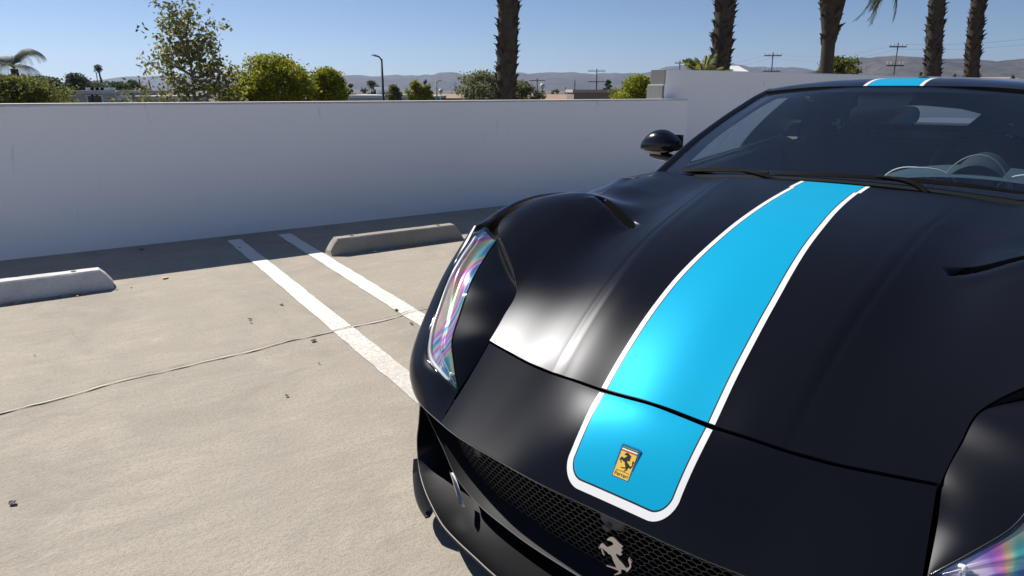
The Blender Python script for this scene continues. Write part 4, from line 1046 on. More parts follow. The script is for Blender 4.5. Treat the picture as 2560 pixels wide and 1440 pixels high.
for sg in (1, -1):
    seat = empty('seat'); seat.parent = car
    prof = [(0.0, 3.70, .34, .27), (.2, 3.73, .55, .27), (.45, 3.80, .78, .26), (.6, 3.86, .93, .22), (.70, 3.88, 1.00, .155), (.80, 3.90, 1.06, .14), (.93, 3.92, 1.12, .12), (1.0, 3.94, 1.135, .07)]
    m = MB(); Gd = []
    for k, rr0, zz, hw in prof:
        Gd.append([C(rr0 - .05 * math.cos(a) * (1 if math.cos(a) > 0 else 1.0) - .03 * abs(math.sin(a)) ** 3 * (1 if k < .65 else 0), sg * .37 + hw * math.sin(a), zz) for a in np.linspace(0, 2 * math.pi, 25)[:-1]])
    m.grid(Gd, closed=True); m.f.append(tuple(len(m.v) - 24 + k for k in range(24))); m.build('backrest', CABIN, seat)
    m = MB(); m.grid([[C(3.25 + .5 * s, sg * .37 + .27 * t, .38 + .05 * abs(t) ** 3 - .03 * s) for t in np.linspace(-1, 1, 13)] for s in np.linspace(0, 1, 6)]); m.build('cushion', CABIN, seat)
    m = MB(); m.prism([(x * .75, y * .75) for x, y in HORSE], .002, basis(C(3.848, sg * .37, 1.055), (1, 0, 0), (0, .25, 1))); m.build('headrest_emblem', HORSE_GREY, seat, smooth=False)
m = MB(); m.box((-.72, 1.9, .14), (.72, 3.3, .30)); m.box((-.70, 2.92, .30), (.70, 3.30, .95)); m.build('cabin_floor', CABIN, car, smooth=False)
m = MB(); m.grid([[C(r, t * .70, z) for t in np.linspace(-1, 1, 9)] for r, z in ((3.99, .98), (4.15, 1.045), (4.6, 1.052), (5.02, 1.04))]); m.build('parcel_shelf', simple('shelf_leather', (0.012, 0.018, 0.022), 0.8), car)
m = MB(); m.grid([[C(r, t * (float(roof_edge(r)) - .005), float(roof_cz(r)) * (1 - abs(t) ** 2.6) + float(roof_ez(r)) * abs(t) ** 2.6 - .028) for t in np.linspace(-1, 1, 25)] for r in np.linspace(3.27, 4.2, 12)]); m.build('headliner', CABIN, car)
# rear bulkhead trim framing the view out of the rear window
OPN = [(.350, 1.098), (.318, 1.130), (.170, 1.155), (.020, 1.160), (-.150, 1.146), (-.235, 1.124), (-.185, 1.066), (.000, 1.066), (.285, 1.068)]
OUTR = [(.60, 1.10), (.57, 1.215), (.30, 1.262), (.0, 1.268), (-.30, 1.262), (-.57, 1.215), (-.62, .90), (.0, .86), (.62, .90)]
m = MB(); m.grid([[C(4.0, *p) for p in OUTR + OUTR[:1]], [C(3.99, *p) for p in OPN + OPN[:1]], [C(4.05, *p) for p in OPN + OPN[:1]]]); m.build('rear_bulkhead', CABIN, car, smooth=False)
m = MB(); m.grid([[C(3.985, v, 1.035), C(3.975, v * .93, 1.005)] for v in np.linspace(-.17, .30, 9)]); m.build('bulkhead_ledge', DASH, car, smooth=False)
# interior mirror and sensor pod behind the screen
ip = empty('cabin_mirror'); ip.parent = car
m = MB(); m.prism(rrect(.125, .036, .03), .02, basis(C(3.10, .005, 1.137), (1, 0, 0), (0, -.12, 1))); m.build('mirror_body', GLOSSB, ip, smooth=False)
m = MB(); m.grid([[C(3.02 + .10 * s, .01 + (.11 - .04 * s * 0) * t * (1 - .25 * (1 - s)), 1.165 + .055 * s) for t in np.linspace(-1, 1, 7)] for s in np.linspace(0, 1, 5)]); m.build('sensor_pod', GLOSSB, ip)

# ---- wheels
def wheel(r0, sg, wide):
    w = empty('wheel'); w.parent = car
    M_ = Matrix.Translation(C(r0, sg * (.955 - wide / 2), .345)) @ Matrix.Rotation(R(90), 4, 'Y') 
    t = MB(); h = wide / 2; t.lathe([(.255, -h), (.315, -h), (.338, -h * .8), (.345, -h * .4), (.345, h * .4), (.338, h * .8), (.315, h), (.255, h)], 48, M_); t.build('tyre', RUBBER, w)
    t = MB(); t.lathe([(.258, -h * .9), (.245, -h * .6), (.240, 0), (.245, h * .6), (.258, h * .9)], 48, M_); t.build('rim', ALU, w)
    t = MB()
    for k in range(10):
        a = 2 * math.pi * k / 10; so = -sg * h * .75
        t.tube([tuple(M_ @ Vector((.04 * math.cos(a), .04 * math.sin(a), so))), tuple(M_ @ Vector((.15 * math.cos(a + .05), .15 * math.sin(a + .05), so * .9))), tuple(M_ @ Vector((.25 * math.cos(a), .25 * math.sin(a), so)))], [.02, .013, .012], 6)
    t.lathe([(0, -sg * h * .8), (.04, -sg * h * .8), (.05, -sg * h * .6)], 20, M_); t.build('spokes', ALU, w)
    t = MB(); t.lathe([(.10, 0), (.195, 0)], 32, M_); t.build('brake_disc', CHROME, w)
for r0, wd_ in ((AX, .275), (AX2, .315)):
    for sg in (1, -1): wheel(r0, sg, wd_)

# ================================================================== beyond the parapet
def at(x, y, Y):
    """point at forward distance Y (metres) seen in direction of the given photo position"""
    p = R(16.7); fw = Vector((0, math.cos(p), -math.sin(p))); up_ = Vector((0, math.sin(p), math.cos(p))); rt = Vector((1, 0, 0)); q = R(.15)
    rt2 = rt * math.cos(q) + up_ * math.sin(q); up2 = up_ * math.cos(q) - rt * math.sin(q)
    d = fw + rt2 * ((x - 1280) / 1650) - up2 * ((y - 720) / 1650)
    return Vector((0, 0, EYE)) + d * (Y / d.y)
def mpp(Y): return Y / 1723.0

LEAF_SYC = m_leaf('sycamore_leaf', (0.07, 0.085, 0.03), (0.19, 0.20, 0.05), (0.36, 0.30, 0.09))
LEAF_YEL = m_leaf('yellowgreen_leaf', (0.10, 0.13, 0.010), (0.25, 0.28, 0.015), (0.42, 0.38, 0.03))
LEAF_MID = m_leaf('mid_green_leaf', (0.06, 0.085, 0.018), (0.14, 0.16, 0.03), (0.24, 0.23, 0.05))
LEAF_DRK = m_leaf('dark_green_leaf', (0.03, 0.045, 0.02), (0.06, 0.08, 0.03), (0.10, 0.11, 0.045))
LEAF_OLV = m_leaf('olive_leaf', (0.08, 0.10, 0.045), (0.17, 0.19, 0.08), (0.30, 0.29, 0.13))
FROND = m_leaf('palm_frond', (0.055, 0.075, 0.020), (0.11, 0.125, 0.035), (0.20, 0.16, 0.06))
BARK = m_bark('grey_bark', (0.16, 0.145, 0.125)); BARKP = m_bark('pale_bark', (0.24, 0.22, 0.18)); PALMB = m_bark('palm_bark', (0.075, 0.062, 0.050), 30)

def leaves(name, centres, size, mat, parent, rng, aspect=0.6):
    """one mesh of bent leaves: every leaf its own small face pair"""
    n = len(centres); c = np.asarray(centres, float)
    u = rng.normal(size=(n, 3)); u /= np.linalg.norm(u, axis=1)[:, None]
    w = rng.normal(size=(n, 3)); w -= u * np.sum(u * w, 1)[:, None]; w /= np.linalg.norm(w, axis=1)[:, None]
    k = np.cross(u, w); s = size * rng.uniform(0.6, 1.35, (n, 1))
    A = c - u * s * .5; B = c + w * s * aspect * .5 + k * s * .12; D = c + u * s * .5; E_ = c - w * s * aspect * .5 + k * s * .12
    V = np.stack([A, B, D, E_], 1).reshape(-1, 3)
    me = bpy.data.meshes.new(name); me.vertices.add(4 * n); me.vertices.foreach_set('co', V.ravel())
    me.loops.add(6 * n); me.polygons.add(2 * n)
    b = np.arange(n)[:, None] * 4; idx = np.concatenate([b + np.array([0, 1, 2]), b + np.array([0, 2, 3])], 1).ravel()
    me.loops.foreach_set('vertex_index', idx); me.polygons.foreach_set('loop_start', np.arange(2 * n) * 3); me.polygons.foreach_set('loop_total', np.full(2 * n, 3))
    me.update(calc_edges=True); me.validate()
    return obj(name, me, mat, parent)

def tree(name, label, cat, x, ytop, w, Y, leaf, n, mat, bark=BARK, ybase=262, blobs=9, seed=0, sparse=False, squash=1.0, lean=0.0, group=None, leafpx=6, trunk_r=None, fill=0.35):
    """tree whose crown spans w photo pixels round x and reaches ytop; it stands on the ground at distance Y"""
    rng = np.random.default_rng(seed); rd = random.Random(seed)
    top = at(x, ytop, Y); base = Vector((at(x, 225, Y).x, Y, GZ)); bot = at(x, ybase, Y).z
    W = w * mpp(Y) / 2; Hc = (top.z - bot)
    root = empty(name, base); cx = Vector((0, 0, 0))
    top_l = top.z - GZ; bot_l = bot - GZ - Hc * 0.25
    tr = trunk_r or max(.08, W * .09); m = MB()
    tp = [Vector((0, 0, 0)), Vector((rd.uniform(-.1, .1) * W, 0, bot_l * .6)), Vector((lean * W * .3, 0, bot_l + Hc * .25)), Vector((lean * W * .6 + rd.uniform(-.06, .06) * W, 0, bot_l + Hc * .75)), Vector((lean * W, 0, top_l * .97))]
    rad = [tr * 1.3, tr, tr * .8, tr * .30, tr * .04] if sparse else [tr * 1.3, tr, tr * .8, tr * .42, tr * .1]; pts = curve3([tuple(p) for p in tp], 14); m.tube(pts.tolist(), np.interp(np.linspace(0, 1, 14), np.linspace(0, 1, 5), rad).tolist(), 8)
    tips = []
    nb = 34 if sparse else 9
    for k in range(nb):
        t = (.52 + .45 * (k + rd.random()) / nb) if sparse else rd.uniform(.40, .93); i = int(t * 13); p0 = Vector(pts[i]).lerp(Vector(pts[min(13, i + 1)]), t * 13 - i); a = k * 2.4 + rd.uniform(-.3, .3); sp = W * rd.uniform(.55, 1.0) * ((1.12 - .80 * max(0, (t - .62)) / .36) if sparse else (1.15 - .75 * max(0, (t - .45)) / .45))
        p2 = p0 + Vector((math.cos(a) * sp, math.sin(a) * sp, Hc * (rd.uniform(.02, .26) if sparse else rd.uniform(.10, .34)))); p2.z = min(p2.z, top_l)
        p1 = (p0 + p2) / 2 + Vector((0, 0, -Hc * .03)); q = curve3([tuple(p0), tuple(p1), tuple(p2)], 7); r0 = tr * (.55 if sparse else .38) * (1.1 - t * .7)
        m.tube(q.tolist(), np.linspace(r0, r0 * .2, 7).tolist(), 6); tips.append(q)
        for _ in range(3 if sparse else 1):
            j = rd.randint(2, 5); pj = Vector(q[j]); b = a + rd.uniform(-1.2, 1.2); pe = pj + Vector((math.cos(b), math.sin(b), rd.uniform(.2, 1.0))) * sp * .45
            q2 = curve3([tuple(pj), tuple((pj + pe) / 2), tuple(pe)], 5); m.tube(q2.tolist(), np.linspace(r0 * .35, r0 * .08, 5).tolist(), 5); tips.append(q2)
    m.build('trunk', bark, root)
    C_ = []
    if sparse:
        # leaves in small tufts along the twigs
        while len(C_) < n:
            q = tips[rd.randrange(len(tips))]; j = rng.uniform(.25, 1.0) * (len(q) - 1); p = np.array([np.interp(j, range(len(q)), q[:, c]) for c in range(3)])
            c0 = p + rng.normal(size=3) * W * .11
            for _ in range(rd.randint(3, 9)): C_.append(c0 + rng.normal(size=3) * W * .05)
    else:
        bl = []
        for k in range(blobs):
            zf = (k + rd.random()) / blobs; ang = k * 2.4 + rd.uniform(-.4, .4); prof = math.sqrt(max(0.05, 1 - (abs(zf - .42) / .62) ** 2)); rr_ = W * prof * rd.uniform(.25, .92)
            bl.append((np.array([math.cos(ang) * rr_ + lean * W * zf, math.sin(ang) * rr_ * .9, bot_l + Hc * 1.25 * zf * .88]), W * rd.uniform(.24, .38), max(Hc * rd.uniform(.10, .19), W * .16)))
        bl.append((np.array([lean * W, 0, top_l - Hc * .16]), W * .34, Hc * .16))
        per = n // len(bl)
        for c0, rx, rz in bl:
            d = rng.normal(size=(per, 3)); d /= np.linalg.norm(d, axis=1)[:, None]
            rad_ = np.where(rng.uniform(size=(per, 1)) < fill, rng.uniform(.2, .9, (per, 1)), rng.normal(.98, .10, (per, 1)))
            P = c0 + d * rad_ * np.array([rx, rx, rz]); P += rng.normal(size=P.shape) * W * rng.choice([.03, .05, .11], size=(len(P), 1), p=[.5, .35, .15])
            C_.append(P)
        C_ = np.concatenate(C_, 0); C_ = C_[C_[:, 2] < top_l * 1.01]
    leaves('crown', C_, leafpx * mpp(Y), mat, root, rng)
    tag(root, label, cat, group); return root

GT = 'trees beyond the parapet'
tree('sycamore_tree', 'tall sparse tree with visible pale limbs, highest crown left of centre', 'tree', 484, 8, 285, 19, .1, 4800, LEAF_SYC, BARKP, seed=11, sparse=True, leafpx=11, trunk_r=.13, group=GT)
tree('round_tree', 'dense yellow-green round tree right of the tall sparse tree', 'tree', 694, 138, 214, 24, .1, 17000, LEAF_YEL, blobs=34, seed=12, leafpx=7, group=GT, ybase=250)
tree('round_tree', 'smaller yellow-green tree touching the dense round tree on its right', 'tree', 818, 170, 132, 25, .1, 9500, LEAF_YEL, blobs=22, seed=13, leafpx=6.5, group=GT, ybase=250)
tree('round_tree', 'low yellow-green bushy tree between the sparse tree and the dense round tree', 'tree', 618, 205, 120, 23, .1, 6000, LEAF_YEL, blobs=14, seed=19, leafpx=6.5, group=GT, ybase=258)
tree('bushy_tree', 'wide olive bush at the left edge below the drooping palm', 'tree', 40, 190, 240, 22, .1, 11000, LEAF_MID, blobs=26, seed=14, leafpx=7, group=GT, ybase=262)
tree('bushy_tree', 'dim rounded tree behind the grey building on the left', 'tree', 190, 183, 80, 60, .1, 3600, LEAF_DRK, blobs=14, seed=15, leafpx=5, group=GT, ybase=240)
tree('bushy_tree', 'dark low tree spreading left of the dim rounded tree', 'tree', 118, 192, 100, 48, .1, 3400, LEAF_DRK, blobs=14, seed=16, leafpx=5.5, group=GT, ybase=240)
tree('bushy_tree', 'dark feathery tree between the two low grey roofs', 'tree', 300, 205, 90, 62, .1, 3000, LEAF_DRK, blobs=13, seed=17, leafpx=5, group=GT, ybase=246)
tree('bushy_tree', 'tall dark tree just left of the sparse tree behind the small roof', 'tree', 333, 200, 60, 66, .1, 2400, LEAF_DRK, blobs=12, seed=18, leafpx=5, group=GT, ybase=246)
tree('bushy_tree', 'long dark tree mass behind the left grey building and lamp pole', 'tree', 232, 204, 170, 75, .1, 5200, LEAF_DRK, blobs=26, seed=41, leafpx=5, group=GT, ybase=246)
tree('garden_tree', 'loose grey-green tree left of the nearest palm trunk', 'tree', 1205, 178, 138, 30, .1, 5600, LEAF_OLV, blobs=24, seed=21, leafpx=6, group=GT, ybase=250)
tree('garden_tree', 'loose grey-green tree right of the nearest palm trunk', 'tree', 1306, 203, 100, 31, .1, 3400, LEAF_OLV, blobs=18, seed=22, leafpx=6, group=GT, ybase=250)
tree('clipped_bush', 'dull green rounded bush right beside the tall street lamp', 'bush', 984, 211, 50, 45, .1, 2800, LEAF_OLV, blobs=16, seed=23, leafpx=4.5, group=GT, ybase=248)
tree('clipped_bush', 'bright yellow-green bush right of the street lamp, taller of two', 'bush', 1038, 201, 48, 44, .1, 2800, LEAF_YEL, blobs=16, seed=24, leafpx=4.5, group=GT, ybase=248)
tree('clipped_bush', 'bright yellow-green bush right of the street lamp, lower of two', 'bush', 1066, 212, 44, 44, .1, 2200, LEAF_YEL, blobs=14, seed=25, leafpx=4.5, group=GT, ybase=248)
tree('garden_tree', 'yellow-green tree against the end of the taller wall', 'tree', 1594, 188, 130, 26, .1, 6500, LEAF_YEL, blobs=22, seed=26, leafpx=6, group=GT, ybase=248)
tree('garden_tree', 'leafy green tree above the car roof behind the skirted palm', 'tree', 2083, 144, 124, 30, .1, 4600, LEAF_MID, blobs=20, seed=27, leafpx=7, group=GT, ybase=196)
tree('bushy_tree', 'dark clump of trees behind the small white tower', 'tree', 930, 202, 56, 120, .1, 1500, LEAF_DRK, blobs=8, seed=28, leafpx=4, group=GT, ybase=238)
tree('bushy_tree', 'small dark conical tree left of the small white tower', 'tree', 876, 210, 26, 110, .1, 700, LEAF_DRK, blobs=6, seed=29, leafpx=4, group=GT, ybase=236)
tree('bushy_tree', 'small dark round tree on the skyline above the brown building', 'tree', 1519, 200, 26, 120, .1, 900, LEAF_DRK, blobs=6, seed=30, leafpx=4, group=GT, ybase=224)
tree('bushy_tree', 'small dark tree on the skyline above the yellow-green bushes', 'tree', 1065, 199, 14, 120, .1, 400, LEAF_DRK, blobs=5, seed=31, leafpx=3.5, group=GT, ybase=230)
for k, (x, yt, w, lb) in enumerate([(258, 196, 7, 'thin dark cypress behind the leaning lamp pole'), (264, 205, 6, 'shorter thin dark cypress right of the lamp pole'), (352, 196, 5, 'thin dark cypress left of the sparse tree'), (376, 200, 6, 'thin dark cypress partly behind the sparse tree')]):
    tree('cypress', lb, 'tree', x, yt, w, 85, .1, 420, LEAF_DRK, blobs=7, seed=50 + k, leafpx=3.2, group='distant cypresses', ybase=250)
for k, (x, yt, w, lb) in enumerate([(2295, 180, 14, 'small bush on the skyline left of the two leaning palms'), (2380, 184, 12, 'small bush on the skyline between the two leaning palms'), (2525, 188, 14, 'small bush on the skyline near the right edge'), (1390, 222, 26, 'low dark bush beside the globe lamp'), (1440, 226, 30, 'low dark bush on the far tan roof line')]):
    tree('clipped_bush', lb, 'bush', x, yt, w, 90, .1, 500, LEAF_MID, blobs=6, seed=60 + k, leafpx=3.5, group='distant bushes', ybase=yt + 26)

# ------------------------------------------------------------------ palms
def frond_mesh(mb, base, az, el, L, droop, rng, wid=.42, nl=38, stem=.018, lw=.018):
    pts = []; p = Vector(base); a = el
    for i in range(15):
        pts.append(p.copy()); p = p + Vector((math.cos(az) * math.cos(a), math.sin(az) * math.cos(a), math.sin(a))) * (L / 14); a -= droop / 14 * (0.6 + 1.0 * i / 14)
    mb.tube([tuple(q) for q in pts], np.linspace(stem, stem * .2, 15).tolist(), 4, cap=False)
    side = Vector((-math.sin(az), math.cos(az), 0))
    for i in range(nl):
        t = .14 + .86 * i / (nl - 1); k = t * 14; j = min(13, int(k)); q = pts[j].lerp(pts[j + 1], k - j); d = (pts[j + 1] - pts[j]).normalized(); upv = side.cross(d).normalized()
        ll = wid * (math.sin(math.pi * min(1, .16 + t * .80)) ** .6) * rng.uniform(.85, 1.1)
        for s in (-1, 1):
            dirv = (d * .75 + side * s * .85 + upv * rng.uniform(.05, .40) - Vector((0, 0, .25))).normalized(); e = q + dirv * ll; w = d * lw
            mb.add([q - w, q + w, q + (e - q) * .6 + w * .8 - Vector((0, 0, ll * .02)), e - Vector((0, 0, ll * .18)), q + (e - q) * .6 - w * .8 - Vector((0, 0, ll * .02))], [(0, 1, 2, 4), (4, 2, 3)])

def palm(label, x, Y, w_px, lean_px, crown_y, seed, stub=True, skirt=None, nf=34, L=2.6, crown=True):
    """palm trunk seen at column x (where it leaves the wall), w_px wide; crown_y photo row of crown"""
    rng = random.Random(seed); b = at(x, 225, Y); t = at(x + lean_px, crown_y, Y); rad = w_px * mpp(Y) / 2
    root = empty('palm_tree', (b.x, b.y, GZ)); dx = t.x - b.x; dz = (t.z - b.z)
    P0 = Vector((-dx / dz * (b.z - GZ) * .6, 0, 0)); Pt = Vector((dx, 0, t.z - GZ)); m = MB(); N = 40
    path = [P0.lerp(Pt, i / N) + Vector((.05 * math.sin(i * .22 + seed), 0.04 * math.sin(i * .3), 0)) for i in range(N + 1)]
    def rr_(i):
        r = rad * (1.05 - .12 * i / N) * (1 + .04 * math.sin(i * 2.1))
        if skirt: z = path[i].z + GZ; r = rad * (.55 if z < skirt[0] else .55 + .5 * min(1, (z - skirt[0]) / (skirt[1] - skirt[0])))
        return r
    m.tube([tuple(p) for p in path], [rr_(i) for i in range(N + 1)], 16)
    m.build('trunk', PALMB, root)
    if stub:
        s = MB(); turns = 0; z = 0.3; nst = 0
        Lp = (Pt - P0).length
        while z < Lp - .1:
            i = z / Lp * N; p = path[int(i)].lerp(path[min(N, int(i) + 1)], i - int(i)); r = rr_(int(i)); zz = p.z + GZ
            ok = (not skirt) or zz > skirt[0] - .1
            for k in range(9 if ok else 0):
                if rng.random() < .22: continue
                a = turns + 2 * math.pi * k / 9 + rng.uniform(-.35, .35); d = Vector((math.cos(a), math.sin(a), 0)); sd = Vector((-math.sin(a), math.cos(a), 0)); hgt = rng.uniform(.05, .24) * (rad / .25); out = rng.uniform(.0, .36) * rad * (1.6 if rng.random() < .15 else 1) + .02; ww = rad * .33
                q = p + d * r * .90 + Vector((0, 0, rng.uniform(-.07, .07)))
                tipp = q + d * (out + r * .12) + Vector((0, 0, hgt))
                s.add([q - sd * ww - Vector((0, 0, .05)), q + sd * ww - Vector((0, 0, .05)), q + d * out * .55 + sd * ww * .7 + Vector((0, 0, hgt * .6)), tipp + sd * ww * .25, tipp - sd * ww * .25, q + d * out * .55 - sd * ww * .7 + Vector((0, 0, hgt * .6)), q + Vector((0, 0, hgt * .7))], [(0, 1, 2, 5), (5, 2, 3, 4), (1, 6, 2), (0, 5, 6), (2, 6, 3), (5, 4, 6), (3, 6, 4)])
            turns += .35; z += .085 * (rad / .22)
        tag(s.build('leaf_bases', PALMB, root, smooth=False, norm=False), kind='stuff')
    if crown:
        c = MB(); ctr = Pt + Vector((0, 0, .1))
        for k in range(nf):
            el = R(-35 + 115 * ((k * .618) % 1.0)); az = k * 2.39996 + rng.uniform(-.2, .2)
            frond_mesh(c, ctr + Vector((math.cos(az), math.sin(az), 0)) * rad * .6, az, el, L * rng.uniform(.85, 1.1), R(rng.uniform(70, 115)), rng)
        c.build('crown', FROND, root, smooth=False, norm=False)
    tag(root, label, 'palm tree', 'palms beyond the walls'); return root
palm('thick dark palm trunk rising left of the taller wall, nearest palm', 1268, 14, 50, -4, -420, 1, L=2.4)
palm('dark palm trunk leaning right behind the start of the taller wall', 1796, 15, 46, 40, -380, 2, L=2.4)
palm('palm with thick shaggy skirt over a slim bare trunk', 2062, 17, 56, 38, -128, 3, skirt=(at(2066, 95, 17).z, at(2070, 0, 17).z), L=2.1, nf=34)
palm('slim palm trunk leaning right, left one of the close pair above the roof', 2330, 22, 36, 55, -330, 4, L=2.4)
palm('slim palm trunk at far right, right one of the close pair above the roof', 2430, 22, 32, 68, -330, 5, L=2.4)
# young palm tuft beside the second trunk
yp = empty('young_palm', (at(1756, 225, 14.2).x, 14.2, GZ)); rngp = random.Random(9); m = MB(); hz = at(1756, 205, 14.2).z - GZ
m.tube([(0, 0, 0), (0.03, 0, hz * .6), (0, 0, hz)], [.14, .12, .10], 8); m.build('trunk', PALMB, yp)
m = MB()
for k in range(16): frond_mesh(m, (0, 0, hz), k * 2.4, R(35 + 50 * ((k * .618) % 1)), .62, R(40), rngp, wid=.16, nl=18, stem=.012)
m.build('crown', LEAF_MID, yp, smooth=False, norm=False); tag(yp, 'green spiky young palm tuft left of the second palm trunk', 'palm tree')
# drooping palm at the left edge
dp = empty('drooping_palm', (at(46, 225, 25).x, 25, GZ)); m = MB(); hz = at(46, 172, 25).z - GZ
m.tube([(0, 0, 0), (.05, 0, hz * .5), (0, 0, hz)], [.16, .14, .12], 8); m.build('trunk', PALMB, dp); m = MB()
for k in range(30): frond_mesh(m, (0, 0, hz), k * 2.4, R(25 + 60 * ((k * .618) % 1)), 1.5, R(150), rngp, wid=.30, nl=44, stem=.010, lw=.006)
m.build('crown', m_leaf('grey_frond', (0.09, 0.105, 0.07), (0.15, 0.17, 0.11), (0.24, 0.25, 0.17)), dp, smooth=False, norm=False); tag(dp, 'grey-green palm with drooping fronds at the left edge', 'palm tree')
# far fan palm on a thin stem
fp = empty('fan_palm', (at(256, 225, 120).x, 120, GZ)); m = MB(); hz = at(254, 171, 120).z - GZ
m.tube([(0, 0, 0), (.2, 0, hz * .5), (-.1, 0, hz)], [.20, .16, .14], 8); m.build('trunk', PALMB, fp); m = MB()
_rg = np.random.default_rng(77); _d = _rg.normal(size=(420, 3)); _d /= np.linalg.norm(_d, axis=1)[:, None]
leaves('crown', np.array([-.1, 0, hz]) + _d * _rg.uniform(.25, 1.0, (420, 1)) * np.array([.72, .72, .66]), .34, LEAF_DRK, fp, _rg, .35); tag(fp, 'far thin palm with a small round head beside the leaning lamp pole', 'palm tree')

# ------------------------------------------------------------------ lamps and poles
STEEL = simple('dark_steel', (0.05, 0.055, 0.06), 0.5, metal=.3); WOOD = simple('weathered_pole', (0.07, 0.06, 0.055), 0.9); PALE = simple('pale_lamp', (0.55, 0.56, 0.56), 0.5)
def street_lamp(label, x, y, Y, arm_px, r=.06, lean=0):
    t = at(x, y, Y); b = at(x + lean, 240, Y); root = empty('street_lamp', (b.x, Y, GZ)); h = t.z - GZ; dx = t.x - b.x; a = arm_px * mpp(Y)
    m = MB(); m.tube([(0, 0, 0), (dx * .5, 0, h * .5), (dx, 0, h - abs(a) * .28)], [r, r * .9, r * .75], 8); m.build('post', STEEL, root)
    m = MB(); m.tube(curve3([(dx, 0, h - abs(a) * .40), (dx + a * .18, 0, h - abs(a) * .12), (dx + a * .45, 0, h), (dx + a * .7, 0, h + abs(a) * .02)], 10).tolist(), r * .5, 6); m.build('arm', STEEL, root)
    m = MB(); m.add([(dx + a * .6, -.10, h - .02), (dx + a, -.07, h + .02), (dx + a, .07, h + .02), (dx + a * .6, .10, h - .02), (dx + a * .6, -.07, h + .08), (dx + a * .97, -.04, h + .06), (dx + a * .97, .04, h + .06), (dx + a * .6, .07, h + .08)], [(0, 1, 2, 3), (4, 5, 6, 7), (0, 1, 5, 4), (1, 2, 6, 5), (2, 3, 7, 6), (3, 0, 4, 7)]); m.build('lamp_head', PALE, root, smooth=False)
    tag(root, label, 'street lamp', 'street lamps beyond the parapet')
street_lamp('tall dark street lamp with arm to the left, right of the round trees', 953, 140, 38, -24, .085, 5)
street_lamp('smaller street lamp with arm to the right above the yellow-green bushes', 1091, 202, 60, 14, .07, 1)
street_lamp('leaning lamp pole with a flat head beside the far thin palm', 240, 179, 60, -7, .05, 9)
for (x, y, Y, lb) in [(1356, 220, 60, 'short globe lamp in front of the tan roof'), (1102, 232, 70, 'short globe lamp behind the yellow-green bushes')]:
    b = at(x, 225, Y); t = at(x, y, Y); root = empty('globe_lamp', (b.x, Y, GZ)); h = t.z - GZ
    m = MB(); m.tube([(0, 0, 0), (0, 0, h)], .05, 6); m.build('post', STEEL, root); m = MB(); m.lathe([(.22 * math.sin(a), h + .18 - .22 * math.cos(a)) for a in np.linspace(.05, math.pi - .05, 9)], 12); m.build('globe', PALE, root); tag(root, lb, 'street lamp')
def utility_pole(label, x, y, Y, lean, arms=2, aw=2.2):
    t = at(x, y, Y); b = at(x + lean, 240, Y); root = empty('utility_pole', (b.x, Y, GZ)); h = t.z - GZ; dx = t.x - b.x; r = .0008 * Y
    m = MB(); m.tube([(0, 0, 0), (dx, 0, h)], [r * 1.3, r], 7); m.build('post', WOOD, root)
    for k in range(arms):
        z = h - .4 - k * 1.9; q = dx * z / h; m = MB(); m.box((q - aw / 2, -.08, z - .06), (q + aw / 2, .08, z + .06)); m.build('crossarm', WOOD, root, smooth=False)
        m = MB()
        for e in (-.95, -.5, .5, .95): m.lathe([(0, .26), (.05, .24), (.07, .1), (.05, 0)], 6, Matrix.Translation((q + e * aw / 2, 0, z + .09)))
        m.build('insulator', PALE, root)
    tag(root, label, 'utility pole', 'utility poles on the skyline'); return at(x, y + 3, Y)
tops = []
for a in [('utility pole right of the nearest palm with a double crossarm', 1343, 196, 130, 1, 2, 3.0), ('bare thin pole between two crossarm poles', 1437, 201, 130, 0, 0, 2), ('tallest utility pole above the brown building', 1492, 172, 130, 0, 3, 3.2),
          ('short bare pole above the tan roof', 1414, 218, 130, 0, 0, 2), ('utility pole above the taller wall left of the second palm', 1700, 151, 110, -1, 1, 1.6), ('leaning utility pole left of the skirted palm', 1933, 131, 90, -8, 3, 2.2), ('leaning utility pole left of the close pair of palms', 2246, 107, 75, -18, 2, 1.8)]:
    tops.append(utility_pole(*a))
# overhead wires between the two right-hand poles
wr = empty('power_lines', (tops[5].x, tops[5].y, tops[5].z))
for dz, ex in ((0, 0), (-.5, 0), (-1.9, 0)):
    for s0, s1 in ((tops[5], tops[6]), (tops[6], at(2900, 40, 62)), (tops[4], tops[5])):
        A = [s0.lerp(s1, t) - wr.location + Vector((0, 0, dz - .8 * 4 * t * (1 - t))) for t in np.linspace(0, 1, 14)]; m = MB(); m.tube([tuple(p) for p in A], .009, 4); m.build('wire', STEEL, wr)
tag(wr, 'thin overhead wires strung between the right-hand utility poles', 'power lines')

